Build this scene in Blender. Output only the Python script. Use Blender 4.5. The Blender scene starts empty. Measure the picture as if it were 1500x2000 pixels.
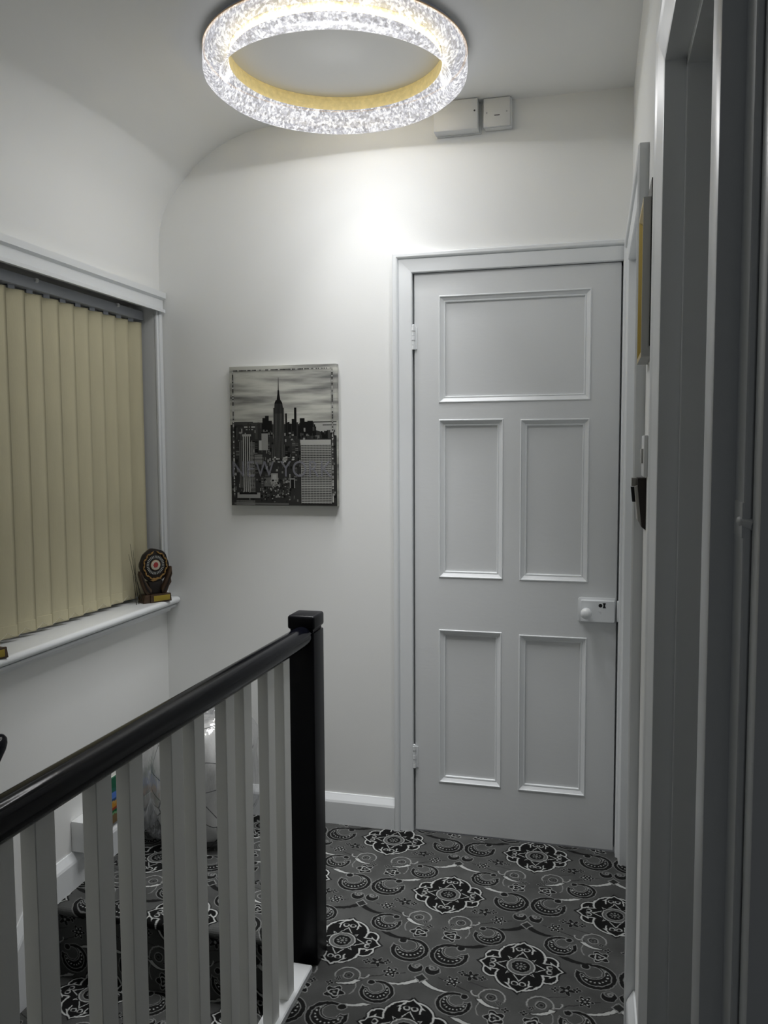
import bpy, bmesh, math, random
from mathutils import Vector, Matrix, noise
random.seed(7)
SC = bpy.context.scene
COL = SC.collection

# ------------------------------------------------------------------ camera
CAM_POS = Vector((0.6160, -2.8641, 1.3774))
YAW, PITCH, ROLL, FPX = math.radians(14.278), math.radians(4.182), math.radians(-0.301), 1618.6
fw = Vector((-math.sin(YAW)*math.cos(PITCH), math.cos(YAW)*math.cos(PITCH), -math.sin(PITCH)))
rt = Vector((math.cos(YAW), math.sin(YAW), 0.0))
up = rt.cross(fw)
r2 = rt*math.cos(ROLL) + up*math.sin(ROLL)
u2 = -rt*math.sin(ROLL) + up*math.cos(ROLL)
cd = bpy.data.cameras.new('camera')
cam = bpy.data.objects.new('camera', cd); COL.objects.link(cam)
cd.sensor_fit = 'VERTICAL'; cd.sensor_height = 36.0; cd.sensor_width = 27.0
cd.lens = FPX/2000.0*36.0
cd.clip_start = 0.02
m = Matrix((r2, u2, -fw)).transposed().to_4x4(); m.translation = CAM_POS
cam.matrix_world = m
SC.camera = cam

# ------------------------------------------------------------------ world, exposure
w = bpy.data.worlds.new('night_fill'); SC.world = w; w.use_nodes = True
w.node_tree.nodes['Background'].inputs[0].default_value = (0.92, 0.96, 1.0, 1)
w.node_tree.nodes['Background'].inputs[1].default_value = 0.05  # added ambient fill from behind the viewer, lifts the dark jambs
SC.view_settings.view_transform = 'Standard'
SC.view_settings.look = 'None'
SC.view_settings.gamma = 1.0
SC.view_settings.use_curve_mapping = False
SC.view_settings.exposure = 0.0
LAMP_W = 1.54          # watts of each light-emitting diode in the ring lamp
LAMP_N = 32
SC.cycles.max_bounces = 6
SC.cycles.diffuse_bounces = 5
SC.cycles.glossy_bounces = 2
SC.cycles.use_adaptive_sampling = True
SC.cycles.adaptive_threshold = 0.1
SC.cycles.adaptive_min_samples = 20
SC.cycles.use_denoising = True
SC.cycles.caustics_reflective = False
SC.cycles.caustics_refractive = False

# ------------------------------------------------------------------ node helpers
class N:
    """tiny expression builder for shader math"""
    tree = None
    def __init__(s, sock): s.s = sock
    @staticmethod
    def op(o, *a, clamp=False):
        n = N.tree.nodes.new('ShaderNodeMath'); n.operation = o; n.use_clamp = clamp
        for i, v in enumerate(a):
            if isinstance(v, N): N.tree.links.new(v.s, n.inputs[i])
            else: n.inputs[i].default_value = float(v)
        return N(n.outputs[0])
    def __add__(s, o): return N.op('ADD', s, o)
    __radd__ = __add__
    def __sub__(s, o): return N.op('SUBTRACT', s, o)
    def __rsub__(s, o): return N.op('SUBTRACT', o, s)
    def __mul__(s, o): return N.op('MULTIPLY', s, o)
    __rmul__ = __mul__
    def __truediv__(s, o): return N.op('DIVIDE', s, o)
    def __neg__(s): return N.op('MULTIPLY', s, -1.0)
    def __abs__(s): return N.op('ABSOLUTE', s)
def nmax(a, b): return N.op('MAXIMUM', a, b)
def nmin(a, b): return N.op('MINIMUM', a, b)
def length(a, b): return N.op('SQRT', N.op('MULTIPLY_ADD', a, a, b*b))
def fill(d, soft=0.13):            # 1 inside (d<0), soft edge in cm
    return N.op('MULTIPLY_ADD', d, -1.0/(2*soft), 0.5, clamp=True)
def line(d, hw, soft=0.13): return fill(abs(d)-hw, soft)
def lay(g, m, v):                  # paint value v over g where mask m
    return N.op('MULTIPLY_ADD', m, (v-g) if isinstance(v, N) else N.op('SUBTRACT', v, g), g)

def principled(name, col, rough=0.6, metal=0.0, **kw):
    mt = bpy.data.materials.new(name); mt.use_nodes = True
    b = mt.node_tree.nodes['Principled BSDF']
    b.inputs['Base Color'].default_value = (*col, 1)
    b.inputs['Roughness'].default_value = rough
    b.inputs['Metallic'].default_value = metal
    for k, v in kw.items(): b.inputs[k].default_value = v
    return mt
def add_noise(mt, scale, bump=0.0, dist=0.002, cvar=0.0, detail=4, vscale=None, cscale=None):
    t = mt.node_tree; b = t.nodes['Principled BSDF']
    tc = t.nodes.new('ShaderNodeTexCoord')
    nz = t.nodes.new('ShaderNodeTexNoise'); nz.inputs['Scale'].default_value = scale; nz.inputs['Detail'].default_value = detail
    src = tc.outputs['Object']
    if vscale:
        mp = t.nodes.new('ShaderNodeMapping'); mp.inputs['Scale'].default_value = vscale
        t.links.new(src, mp.inputs['Vector']); src = mp.outputs[0]
    t.links.new(src, nz.inputs['Vector'])
    if bump:
        bp = t.nodes.new('ShaderNodeBump'); bp.inputs['Strength'].default_value = bump; bp.inputs['Distance'].default_value = dist
        t.links.new(nz.outputs['Fac'], bp.inputs['Height']); t.links.new(bp.outputs[0], b.inputs['Normal'])
    if cvar:
        n2 = t.nodes.new('ShaderNodeTexNoise'); n2.inputs['Scale'].default_value = cscale or scale*0.3
        t.links.new(src, n2.inputs['Vector'])
        mx = t.nodes.new('ShaderNodeMix'); mx.data_type = 'RGBA'
        c = b.inputs['Base Color'].default_value
        mx.inputs[6].default_value = tuple(max(0, x*(1-cvar)) for x in c[:3])+(1,)
        mx.inputs[7].default_value = tuple(min(1, x*(1+cvar)) for x in c[:3])+(1,)
        t.links.new(n2.outputs['Fac'], mx.inputs[0]); t.links.new(mx.outputs[2], b.inputs['Base Color'])
    return mt

M = {}
M['wall'] = add_noise(principled('matt_white_wall_paint', (0.865, 0.87, 0.855), 0.62), 240, 0.12, 0.0012, 0.02, cscale=3)
M['ceil'] = add_noise(principled('matt_white_ceiling_paint', (0.87, 0.875, 0.865), 0.7), 160, 0.1, 0.0012, 0.015, cscale=2)
M['gloss'] = add_noise(principled('white_gloss_wood_paint', (0.81, 0.83, 0.84), 0.32), 60, 0.10, 0.0015, 0.015, vscale=(1, 1, 0.5), cscale=4)
M['satin'] = add_noise(principled('white_satin_wood_paint', (0.80, 0.81, 0.805), 0.45), 70, 0.12, 0.001, 0.02, cscale=5)
M['door'] = add_noise(principled('white_door_paint', (0.735, 0.75, 0.755), 0.36), 55, 0.16, 0.0016, 0.015, vscale=(0.6, 1, 1.6), cscale=3)
M['baluster'] = add_noise(principled('off_white_baluster_paint', (0.82, 0.825, 0.795), 0.45), 40, 0.08, 0.001, 0.02, cscale=6)
M['black'] = add_noise(principled('black_gloss_paint', (0.003, 0.0033, 0.006), 0.13, **{'Specular IOR Level': 0.17}), 45, 0.12, 0.0012)
M['black2'] = add_noise(principled('black_satin_paint', (0.003, 0.003, 0.005), 0.4, **{'Specular IOR Level': 0.2}), 45, 0.08, 0.001)
M['plastic'] = principled('white_plastic', (0.72, 0.73, 0.73), 0.35)
M['screw'] = principled('dark_screw_metal', (0.05, 0.05, 0.05), 0.4, 0.6)
M['steel'] = principled('dull_steel', (0.45, 0.47, 0.48), 0.35, 0.9)
M['pvc'] = principled('white_window_plastic', (0.7, 0.7, 0.7), 0.4)
M['rail'] = principled('grey_blind_track', (0.36, 0.38, 0.42), 0.4)
M['void'] = principled('keyhole_black', (0.004, 0.004, 0.004), 0.6)

def mat_fabric():
    mt = principled('cream_blind_fabric', (0.60, 0.55, 0.37), 0.8)
    add_noise(mt, 260, 0.25, 0.0008, 0.10, vscale=(1, 1, 0.25), cscale=18)
    return mt
M['blind'] = mat_fabric()
M['chain'] = principled('clear_plastic_chain', (0.6, 0.56, 0.42), 0.4)
def mat_glass(name='window_glass'):
    mt = principled(name, (0.02, 0.025, 0.03), 0.03); return mt
M['pane'] = mat_glass()

# ------------------------------------------------------------------ carpet
def motif_group():
    g = bpy.data.node_groups.new('carpet_motif', 'ShaderNodeTree')
    for nm in ('x', 'y', 'g', 'arc'): g.interface.new_socket(nm, in_out='INPUT', socket_type='NodeSocketFloat')
    g.interface.new_socket('g', in_out='OUTPUT', socket_type='NodeSocketFloat')
    gi = g.nodes.new('NodeGroupInput'); go = g.nodes.new('NodeGroupOutput')
    N.tree = g
    x, y, G, arc = (N(gi.outputs[i]) for i in range(4))
    K, C, L = 0.008, 0.42, 0.21          # black, cream, light grey
    ax = abs(x)
    def capsule(px, py, qx, qy, th0, th1):
        dx, dy = qx-px, qy-py; l2 = dx*dx+dy*dy
        h = N.op('MULTIPLY_ADD', ax, dx/l2, N.op('MULTIPLY_ADD', y, dy/l2, -(px*dx+py*dy)/l2), clamp=True)
        ex = ax - px - h*dx; ey = y - py - h*dy
        return length(ex, ey) - N.op('MULTIPLY_ADD', h, th1-th0, th0)
    # sweeping arcs
    def sweep_arc(cx, cy, R, th0, k, x0, ymax):
        body = abs(length(ax-cx, y-cy)-R) - N.op('MULTIPLY_ADD', ax, k, th0-k*x0)
        return nmax(body, nmax(x0-ax, y-ymax))
    d = sweep_arc(17.5, -6.2, 9.0, 0.22, 0.06, 17.2, -11.9)
    G = lay(G, fill(d-0.22), K); G = lay(G, fill(d), arc)
    d = sweep_arc(8.6, -16.95, 9.05, 0.18, 0.06, 6.8, -24.3)
    G = lay(G, fill(d-0.2), K); G = lay(G, fill(d), arc)
    # stems
    G = lay(G, fill(capsule(8.6, -15.2, 20.5, -10.0, 0.16, 0.12)), K*2)
    G = lay(G, fill(capsule(3.0, -12.6, 13.0, -9.6, 0.12, 0.10)), K*3)
    # shell scroll
    ex, ey = ax-6.0, y+14.6
    r = length(ex, ey)
    G = lay(G, line(r-3.3, 0.20)*fill(-ey-1.2, 0.5), L*1.2)
    G = lay(G, line(length(ex-0.2, ey)-1.35, 0.17), L); G = lay(G, line(length(ex-0.2, ey)-1.0, 0.15), K*2)
    G = lay(G, fill(length(ex-0.3, ey)-0.4), K*2)
    # leaves
    d = sweep_arc(4.6, -13.0, 5.3, 0.12, 0.09, 3.9, -15.9)
    G = lay(G, fill(d-0.25), K); G = lay(G, fill(d), C)
    d = nmax(nmax(abs(length(ax-4.5, y+19.3)-4.9)-0.13, 8.3-ax), abs(y+19.6)-2.4)
    G = lay(G, fill(d), L)
    d = nmax(nmax(abs(length(ax-9.9, y+13.4)-1.5)-0.2, 9.6-ax), y+13.0)
    G = lay(G, fill(d), C*0.7)
    # rose
    ex, ey = ax-4.6, y+22.0
    r = length(ex, ey); th = N.op('ARCTAN2', ey, ex)
    d = r - (N.op('COSINE', th*5.0)*0.45 + 2.2)
    G = lay(G, fill(d-0.25), C*0.7); G = lay(G, fill(d), K)
    G = lay(G, line(r-1.25+N.op('COSINE', th*3.0)*0.3, 0.2), C*0.8); G = lay(G, fill(r-0.35), L)
    # small buds and sprigs
    for bx, by, br, bn in ((12.2, -7.3, 1.5, 5.0), (9.3, -7.6, 0.8, 4.0), (14.8, -6.6, 0.8, 4.0), (2.3, -18.6, 0.75, 4.0), (4.0, -16.3, 0.6, 5.0)):
        ex, ey = ax-bx, y-by
        r = length(ex, ey); d = r-(N.op('COSINE', N.op('ARCTAN2', ey, ex)*bn)*(0.42*br)+br)
        G = lay(G, fill(d-0.14), L); G = lay(G, fill(d), K); G = lay(G, fill(r-0.28*br), L)
    # six petalled floret
    ex, ey = ax-16.8, y+10.7
    r = length(ex, ey); th = N.op('ARCTAN2', ey, ex)
    d = r-(N.op('COSINE', th*6.0)*0.5+1.75)
    G = lay(G, fill(d-0.15), L); G = lay(G, fill(d), K)
    G = lay(G, line(r-1.15, 0.28)*fill(N.op('COSINE', th*6.0)*-1.0+0.45, 0.3), C*0.8); G = lay(G, fill(r-0.35), L)
    # comma shaped paisleys
    def paisley(G, cx, cy, R, full=True):
        ex, ey = ax-cx, y-cy
        r = length(ex, ey); th = N.op('ARCTAN2', ey, ex)
        hole = length(ex+0.14*R, ey-0.34*R)-0.47*R
        open_ = length(ex+0.66*R, ey-0.62*R)-0.40*R
        body = nmax(nmax(r-R, -hole), -open_)
        G = lay(G, fill(body-0.22), L)
        G = lay(G, fill(body), K)
        head = length(ex+0.52*R, ey-0.74*R)
        G = lay(G, fill(head-0.25*R), L); G = lay(G, fill(head-0.20*R), K)
        if full:
            inner = nmax(nmax(r-0.76*R, -(hole-0.09*R)), -(open_-0.12*R))
            G = lay(G, line(inner, 0.12), L)
            mid = length(ex+0.05*R, ey-0.14*R)-0.63*R
            dots = fill(-(N.op('COSINE', th*15.0))+0.35, 0.4)*line(mid, 0.22)*fill(inner+0.15)
            G = lay(G, dots, C*0.9)
        return G
    G = paisley(G, 19.5, 0.2, 5.25)
    G = paisley(G, 15.1, -19.2, 4.4)
    # little hooked pair and the pointed tip between them
    ex, ey = ax-22.7, y+7.3
    body = nmax(length(ex, ey)-1.95, -(length(ex+0.1, ey-1.1)-1.25))
    G = lay(G, fill(body-0.2), L); G = lay(G, fill(body), K)
    G = lay(G, line(length(ex-0.3, ey-0.9)-0.55, 0.15), L)
    d = abs(ax-25.0)+abs(y+11.2)*0.9
    G = lay(G, line(d-1.7, 0.2), L); G = lay(G, fill(d-1.35), K*2.5)
    # flower
    ay = abs(y)
    a = nmax(ax, ay); b = nmin(ax, ay)
    r = length(x, y)
    big = (length(ax*(1/6.3), (ay-4.7)*(1/5.6))-1.0)*5.6
    lobe = length(ax-7.1, ay-3.1)-2.75
    tip = length(nmax(a-7.6, 0.0), b) - 2.9
    tip = nmin(tip, nmax((a-7.6)*0.72+b*0.72-2.75, -(a-7.6)))
    allf = nmin(nmin(nmin(big, lobe), tip), r-6.5)
    G = lay(G, fill(allf-0.42), K)
    G = lay(G, fill(allf), K*0.6)
    G = lay(G, line(lobe+0.15, 0.24)*fill(5.6-ax), C)
    G = lay(G, fill(big+0.1), K*0.6)
    G = lay(G, line(big+0.1, 0.22)*fill(3.6-r), C)
    # heart petal on the axis
    G = lay(G, fill(tip+0.25), K*0.6)
    G = lay(G, line(tip+0.3, 0.19)*fill(5.9-a), C)
    curl = length(a-7.6, b-1.0)
    G = lay(G, line(curl-0.75, 0.17)*fill(a-8.1, 0.3), C*0.9)
    # inner leaf star and eye
    star = nmin(a*0.62+b*1.0-4.0, N.op('MULTIPLY_ADD', abs(a-b), 1.1, (a+b)*0.42-3.05))
    G = lay(G, line(star, 0.16)*fill(r-7.2), C*0.9)
    G = lay(G, fill(r-4.2), K*0.6)
    G = lay(G, line(r-3.1, 0.62), 0.085)
    G = lay(G, line(r-3.65, 0.15), C*0.85); G = lay(G, line(r-2.55, 0.12), L*0.9)
    th = N.op('ARCTAN2', y, x)
    G = lay(G, line(r-1.2, 0.3)*fill(N.op('COSINE', th*8.0)*-1.0, 0.5), L*0.8)
    G = lay(G, fill(r-0.5), L*0.7)
    g.links.new(G.s, go.inputs[0])
    return g

def mat_carpet():
    mt = bpy.data.materials.new('grey_paisley_carpet'); mt.use_nodes = True
    t = mt.node_tree; bs = t.nodes['Principled BSDF']
    grp = motif_group()
    N.tree = t
    uv = t.nodes.new('ShaderNodeUVMap'); uv.uv_map = 'metres'
    # slight woven wobble
    nz = t.nodes.new('ShaderNodeTexNoise'); nz.inputs['Scale'].default_value = 90; nz.inputs['Detail'].default_value = 1
    t.links.new(uv.outputs[0], nz.inputs['Vector'])
    sp = t.nodes.new('ShaderNodeSeparateXYZ'); t.links.new(uv.outputs[0], sp.inputs[0])
    wob = N(nz.outputs['Fac'])-0.5
    X = (N(sp.outputs[0])+0.059)*100.0 + wob*0.7
    Y = (N(sp.outputs[1])+0.094)*100.0 - wob*0.6
    def wrap(v, per, off):
        return N.op('WRAP', v-off, per/2, -per/2)
    n3 = t.nodes.new('ShaderNodeTexNoise'); n3.inputs['Scale'].default_value = 9; n3.inputs['Detail'].default_value = 3
    t.links.new(uv.outputs[0], n3.inputs['Vector'])
    ground = N(n3.outputs['Fac'])*0.075+0.030
    g1 = t.nodes.new('ShaderNodeGroup'); g1.node_tree = grp
    g2 = t.nodes.new('ShaderNodeGroup'); g2.node_tree = grp
    def con(v, s):
        if isinstance(v, N): t.links.new(v.s, s)
        else: s.default_value = v
    con(wrap(X, 50.0, 0.0), g1.inputs[0]); con(wrap(Y, 62.2, 0.0), g1.inputs[1]); con(ground, g1.inputs[2]); con(0.40, g1.inputs[3])
    con(wrap(X, 50.0, 25.0), g2.inputs[0]); con(wrap(Y, 62.2, 31.1), g2.inputs[1]); con(N(g1.outputs[0]), g2.inputs[2]); con(0.010, g2.inputs[3])
    n4 = t.nodes.new('ShaderNodeTexNoise'); n4.inputs['Scale'].default_value = 700; n4.inputs['Detail'].default_value = 2
    t.links.new(uv.outputs[0], n4.inputs['Vector'])
    val = N(g2.outputs[0])*(N(n4.outputs['Fac'])*0.9+0.55)
    cb = t.nodes.new('ShaderNodeCombineColor')
    t.links.new(val.s, cb.inputs[0]); t.links.new((val*1.02).s, cb.inputs[1]); t.links.new((val*0.99).s, cb.inputs[2])
    t.links.new(cb.outputs[0], bs.inputs['Base Color'])
    bs.inputs['Roughness'].default_value = 0.95
    bs.inputs['Specular IOR Level'].default_value = 0.15
    bp = t.nodes.new('ShaderNodeBump'); bp.inputs['Strength'].default_value = 0.5; bp.inputs['Distance'].default_value = 0.003
    t.links.new(n4.outputs['Fac'], bp.inputs['Height']); t.links.new(bp.outputs[0], bs.inputs['Normal'])
    return mt
M['carpet'] = mat_carpet()

# ------------------------------------------------------------------ mesh helpers
def wloc(o):
    v = Vector((0, 0, 0))
    while o: v += o.location; o = o.parent
    return v
def link(name, me, mat, parent=None, local=False, smooth=None):
    o = bpy.data.objects.new(name, me); COL.objects.link(o)
    if mat is not None:
        me.materials.clear()
        for mm in (mat if isinstance(mat, (list, tuple)) else [mat]): me.materials.append(mm)
    if parent is not None:
        o.parent = parent
        if not local: me.transform(Matrix.Translation(-wloc(parent)))
    if smooth is not None:
        for p in me.polygons: p.use_smooth = True
        if smooth < 180: me.set_sharp_from_angle(angle=math.radians(smooth))
    return o
def mesh_of(bm, name='m'):
    bmesh.ops.recalc_face_normals(bm, faces=bm.faces[:])
    me = bpy.data.meshes.new(name); bm.to_mesh(me); bm.free(); return me
def bm_box(bm, lo, hi, bev=0.0, seg=2):
    r = bmesh.ops.create_cube(bm, size=1.0)
    vs = r['verts']
    for v in vs:
        v.co = Vector([(lo[i]+hi[i])/2 + v.co[i]*(hi[i]-lo[i]) for i in range(3)])
    if bev > 0:
        es = list({e for v in vs for e in v.link_edges})
        bmesh.ops.bevel(bm, geom=es, offset=bev, segments=seg, profile=0.5, affect='EDGES')
def box(name, lo, hi, mat, parent=None, bev=0.0, local=False, seg=2):
    bm = bmesh.new(); bm_box(bm, lo, hi, bev, seg)
    return link(name, mesh_of(bm, name), mat, parent, local, 35 if bev else None)
def bm_cyl(bm, a, b, r0, r1=None, n=24, caps=True):
    a, b = Vector(a), Vector(b); d = b-a
    q = d.to_track_quat('Z', 'Y').to_matrix().to_4x4()
    mt = Matrix.Translation((a+b)/2) @ q
    bmesh.ops.create_cone(bm, cap_ends=caps, segments=n, radius1=r0, radius2=r0 if r1 is None else r1, depth=d.length, matrix=mt)
def cyl(name, a, b, r, mat, parent=None, r1=None, n=24, local=False):
    bm = bmesh.new(); bm_cyl(bm, a, b, r, r1, n)
    return link(name, mesh_of(bm, name), mat, parent, local, 40)
def bm_lathe(bm, prof, n=64, centre=(0, 0, 0), closed=False):
    rows = []
    for (r, z) in prof:
        if r < 1e-6: rows.append([bm.verts.new(Vector(centre)+Vector((0, 0, z)))])
        else: rows.append([bm.verts.new(Vector(centre)+Vector((r*math.cos(2*math.pi*i/n), r*math.sin(2*math.pi*i/n), z))) for i in range(n)])
    pairs = list(zip(rows, rows[1:]))
    if closed: pairs.append((rows[-1], rows[0]))
    for A, B in pairs:
        for i in range(n):
            j = (i+1) % n
            if len(A) == 1 and len(B) == 1: continue
            if len(A) == 1: bm.faces.new((A[0], B[i], B[j]))
            elif len(B) == 1: bm.faces.new((A[i], B[0], A[j]))
            else: bm.faces.new((A[i], B[i], B[j], A[j]))
def poly_mesh(verts, faces, name='m'):
    me = bpy.data.meshes.new(name); me.from_pydata([tuple(v) for v in verts], [], faces); me.update(); return me
def sweep(profile, path, name='m', cap=True):
    """profile: list of (u,h); path: function list giving a world point for (u,h) at each station"""
    bm = bmesh.new()
    rows = [[bm.verts.new(f(u, h)) for (u, h) in profile] for f in path]
    n = len(profile)
    for A, B in zip(rows, rows[1:]):
        for i in range(n):
            j = (i+1) % n
            bm.faces.new((A[i], A[j], B[j], B[i]))
    if cap:
        bm.faces.new(rows[0]); bm.faces.new(rows[-1][::-1])
    return mesh_of(bm, name)
def prism(name, pts, axis, lo, hi, mat, parent=None, local=False, bev=0.0, smooth=None):
    """2D polygon extruded along axis (0,1,2); pts in the two remaining axes, in order"""
    bm = bmesh.new()
    def P(p, t):
        c = [0, 0, 0]; o = [i for i in range(3) if i != axis]
        c[o[0]], c[o[1]], c[axis] = p[0], p[1], t
        return bm.verts.new(c)
    A = [P(p, lo) for p in pts]; B = [P(p, hi) for p in pts]
    n = len(pts)
    for i in range(n): bm.faces.new((A[i], A[(i+1) % n], B[(i+1) % n], B[i]))
    bm.faces.new(A[::-1]); bm.faces.new(B)
    bmesh.ops.recalc_face_normals(bm, faces=bm.faces[:])
    if bev: bmesh.ops.bevel(bm, geom=bm.edges[:], offset=bev, segments=2, profile=0.5, affect='EDGES')
    return link(name, mesh_of(bm, name), mat, parent, local, smooth if smooth else (35 if bev else None))
def tube(name, pts, r, mat, parent=None, n=12, local=False, radii=None):
    pts = [Vector(p) for p in pts]
    bm = bmesh.new(); rows = []
    for i, p in enumerate(pts):
        d = (pts[min(i+1, len(pts)-1)]-pts[max(i-1, 0)]).normalized()
        ref = Vector((0, 0, 1)) if abs(d.z) < 0.95 else Vector((1, 0, 0))
        s = d.cross(ref).normalized(); t = s.cross(d).normalized()
        rr = radii[i] if radii else r
        rows.append([bm.verts.new(p+(s*math.cos(2*math.pi*k/n)+t*math.sin(2*math.pi*k/n))*rr) for k in range(n)])
    for A, B in zip(rows, rows[1:]):
        for k in range(n): bm.faces.new((A[k], A[(k+1) % n], B[(k+1) % n], B[k]))
    bm.faces.new(rows[0][::-1]); bm.faces.new(rows[-1])
    return link(name, mesh_of(bm, name), mat, parent, local, 50)
def struct(o, label=None):
    o['kind'] = 'structure'
    if label: o['label'] = label
    return o
def thing(name, loc, label, cat, group=None, rz=0.0):
    o = bpy.data.objects.new(name, None); COL.objects.link(o)
    o.empty_display_size = 0.05
    o.location = loc; o.rotation_euler = (0, 0, rz)
    o['label'] = label; o['category'] = cat
    if group: o['group'] = group
    return o
def sroot(name, loc, label):
    o = bpy.data.objects.new(name, None); COL.objects.link(o)
    o.location = loc; struct(o, label); return o
def uv_metres(me, fn):
    uv = me.uv_layers.new(name='metres')
    for p in me.polygons:
        for li in p.loop_indices:
            co = me.vertices[me.loops[li].vertex_index].co
            uv.data[li].uv = fn(co, p.normal)

# ------------------------------------------------------------------ room dimensions
XL, XR = -0.981, 0.722           # left (window) wall and right wall planes
H = 2.54
YF = -2.165                      # landing face of the wall with the doorway the viewer stands in
XS = -0.145                      # edge of the landing above the stairwell
YN = -0.745                      # nosing of the top step

# floor: landing strip + area behind the stairs + room the viewer stands in
def floor_mesh():
    xs = [XL, XS, 2.0]; t = 0.03
    bm = bmesh.new()
    outline = [(XL, 0.0), (XL, YN), (XS, YN), (XS, -2.28), (-1.2, -2.28), (-1.2, -3.6), (1.9, -3.6), (1.9, 0.0)]
    A = [bm.verts.new((x, y, 0)) for x, y in outline]; B = [bm.verts.new((x, y, -0.03)) for x, y in outline]
    bm.faces.new(A); bm.faces.new(B[::-1])
    for i in range(len(A)):
        j = (i+1) % len(A); bm.faces.new((A[i], B[i], B[j], A[j]))
    me = mesh_of(bm, 'floor'); uv_metres(me, lambda c, n: (c.x, c.y)); return me
struct(link('floor', floor_mesh(), M['carpet']), 'dark grey carpet with black flowers and paisley over the landing')

# staircase going down towards the viewer along the window wall
st = thing('staircase', (-0.56, YN, 0.0), 'carpeted stairs going down along the window wall behind the white balusters', 'stairs')
RISE, GO = 0.222, 0.225
for k in range(6):
    y0, z1 = YN-GO*k, -RISE*(k+1)
    prof = [(y0, z1+RISE-0.03), (y0, z1), (y0-GO+0.0, z1), (y0-GO-0.012, z1-0.004), (y0-GO-0.012, z1-0.028), (y0-GO, z1-0.032), (y0-GO, z1-0.2), (y0+0.018, z1-0.2), (y0+0.018, z1+RISE-0.034)]
    prof[0] = (y0, z1+RISE-0.034)
    bm = bmesh.new()
    A = [bm.verts.new((XL+0.022, y, z)) for y, z in prof]; B = [bm.verts.new((XS-0.003, y, z)) for y, z in prof]
    for i in range(len(prof)):
        j = (i+1) % len(prof); bm.faces.new((A[i], A[j], B[j], B[i]))
    bm.faces.new(A[::-1]); bm.faces.new(B)
    me = mesh_of(bm, 'step')
    uv_metres(me, lambda c, n, k=k, y0=y0, z1=z1: (c.x, (YN-(RISE+GO)*k + ((c.z-(z1+RISE)) if abs(n.y) > 0.6 and c.y > y0-0.1 else -RISE+(c.y-y0)))))
    link('step', me, M['carpet'], st)
# rounded nosing of the top step
bm = bmesh.new()
arc = [(YN+0.001, -0.0004)]+[(YN-0.002-0.014*math.sin(a), -0.014+0.014*math.cos(a)) for a in [math.pi*i/8 for i in range(9)]]+[(YN+0.018, -0.0335)]
A = [bm.verts.new((XL+0.022, y, z)) for y, z in arc]; B = [bm.verts.new((XS-0.003, y, z)) for y, z in arc]
for i in range(len(arc)-1): bm.faces.new((A[i], A[i+1], B[i+1], B[i]))
bm.faces.new(A[::-1]); bm.faces.new(B)
me = mesh_of(bm, 'nosing'); uv_metres(me, lambda c, n: (c.x, YN+c.z*0.5+(c.y-YN)*0.5)); link('nosing', me, M['carpet'], st)

# ---- back wall with a door opening
DW, DH = 0.692, 1.990
OX0, OX1, OZ = -0.006, 0.698, 1.998
def wall_with_holes(name, a0, a1, z0, z1, holes, mapf, label, mat='wall'):
    """grid wall with rectangular holes; mapf(a,z)->point"""
    As = sorted({a0, a1, *[h[0] for h in holes], *[h[1] for h in holes]})
    Zs = sorted({z0, z1, *[h[2] for h in holes], *[h[3] for h in holes]})
    As = [a for a in As if a0 <= a <= a1]; Zs = [z for z in Zs if z0 <= z <= z1]
    V, F, idx = [], [], {}
    for i, a in enumerate(As):
        for j, z in enumerate(Zs): idx[i, j] = len(V); V.append(mapf(a, z))
    for i in range(len(As)-1):
        for j in range(len(Zs)-1):
            ca, cz = (As[i]+As[i+1])/2, (Zs[j]+Zs[j+1])/2
            if any(h[0] < ca < h[1] and h[2] < cz < h[3] for h in holes): continue
            F.append((idx[i, j], idx[i+1, j], idx[i+1, j+1], idx[i, j+1]))
    return struct(link(name, poly_mesh(V, F, name), M[mat]), label)
wall_with_holes('wall_back', XL-0.15, XR+0.05, -0.1, H+0.05, [(OX0-0.02, OX1+0.02, -0.2, OZ+0.02)], lambda a, z: (a, 0.0, z), 'white back wall around the panelled door')
# ---- left wall with the window opening
WY0, WY1, WZ0, WZ1 = -1.72, -0.042, 0.795, 1.925
wall_with_holes('wall_left', -2.6, 0.0, -2.4, 2.30, [(WY0, WY1, WZ0, WZ1)], lambda a, z: (XL, a, z), 'white wall with the window above the stairs')
# ---- right wall with two door openings
FD0, FD1, FDZ = -0.862, -0.090, 1.975      # far door opening (Y range)
ND0, ND1, NDZ = -2.150, -1.475, 1.975      # near door opening
wall_with_holes('wall_right', YF-0.13, 0.0, -0.1, H+0.05, [(FD0, FD1, -0.2, FDZ), (ND0, ND1, -0.2, NDZ)], lambda a, z: (XR, a, z), 'white wall on the right with two doorways')
# ---- wall with the doorway the viewer stands in
JX0, JX1, JZ = -0.075, 0.716, 1.99
def front_wall():
    bm = bmesh.new()
    for lo, hi in (((XL-0.1, -2.275, -2.4), (JX0, YF, H+0.03)), ((JX1, -2.275, -0.1), (1.9, YF, H+0.03)), ((JX0, -2.275, JZ), (JX1, YF, H+0.03))):
        bm_box(bm, lo, hi)
    return link('wall_front', mesh_of(bm, 'wall_front'), M['wall'])
struct(front_wall(), 'wall with the doorway the view is taken from')
# ---- stairwell side wall under the balustrade
struct(box('wall_stairwell', (XS, YF, -2.4), (XS+0.05, YN, -0.2), M['wall']), 'wall of the stairwell under the landing')
# ---- little dark room behind the near right doorway and the bedroom behind the viewer
struct(box('wall_side_room', (1.85, YF, -0.1), (1.9, -0.95, H), M['wall']), 'far wall of the unlit room to the right')
struct(box('wall_side_room_back', (XR+0.10, -1.0, -0.1), (1.9, -0.95, H), M['wall']), 'end wall of the unlit room to the right')
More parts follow.
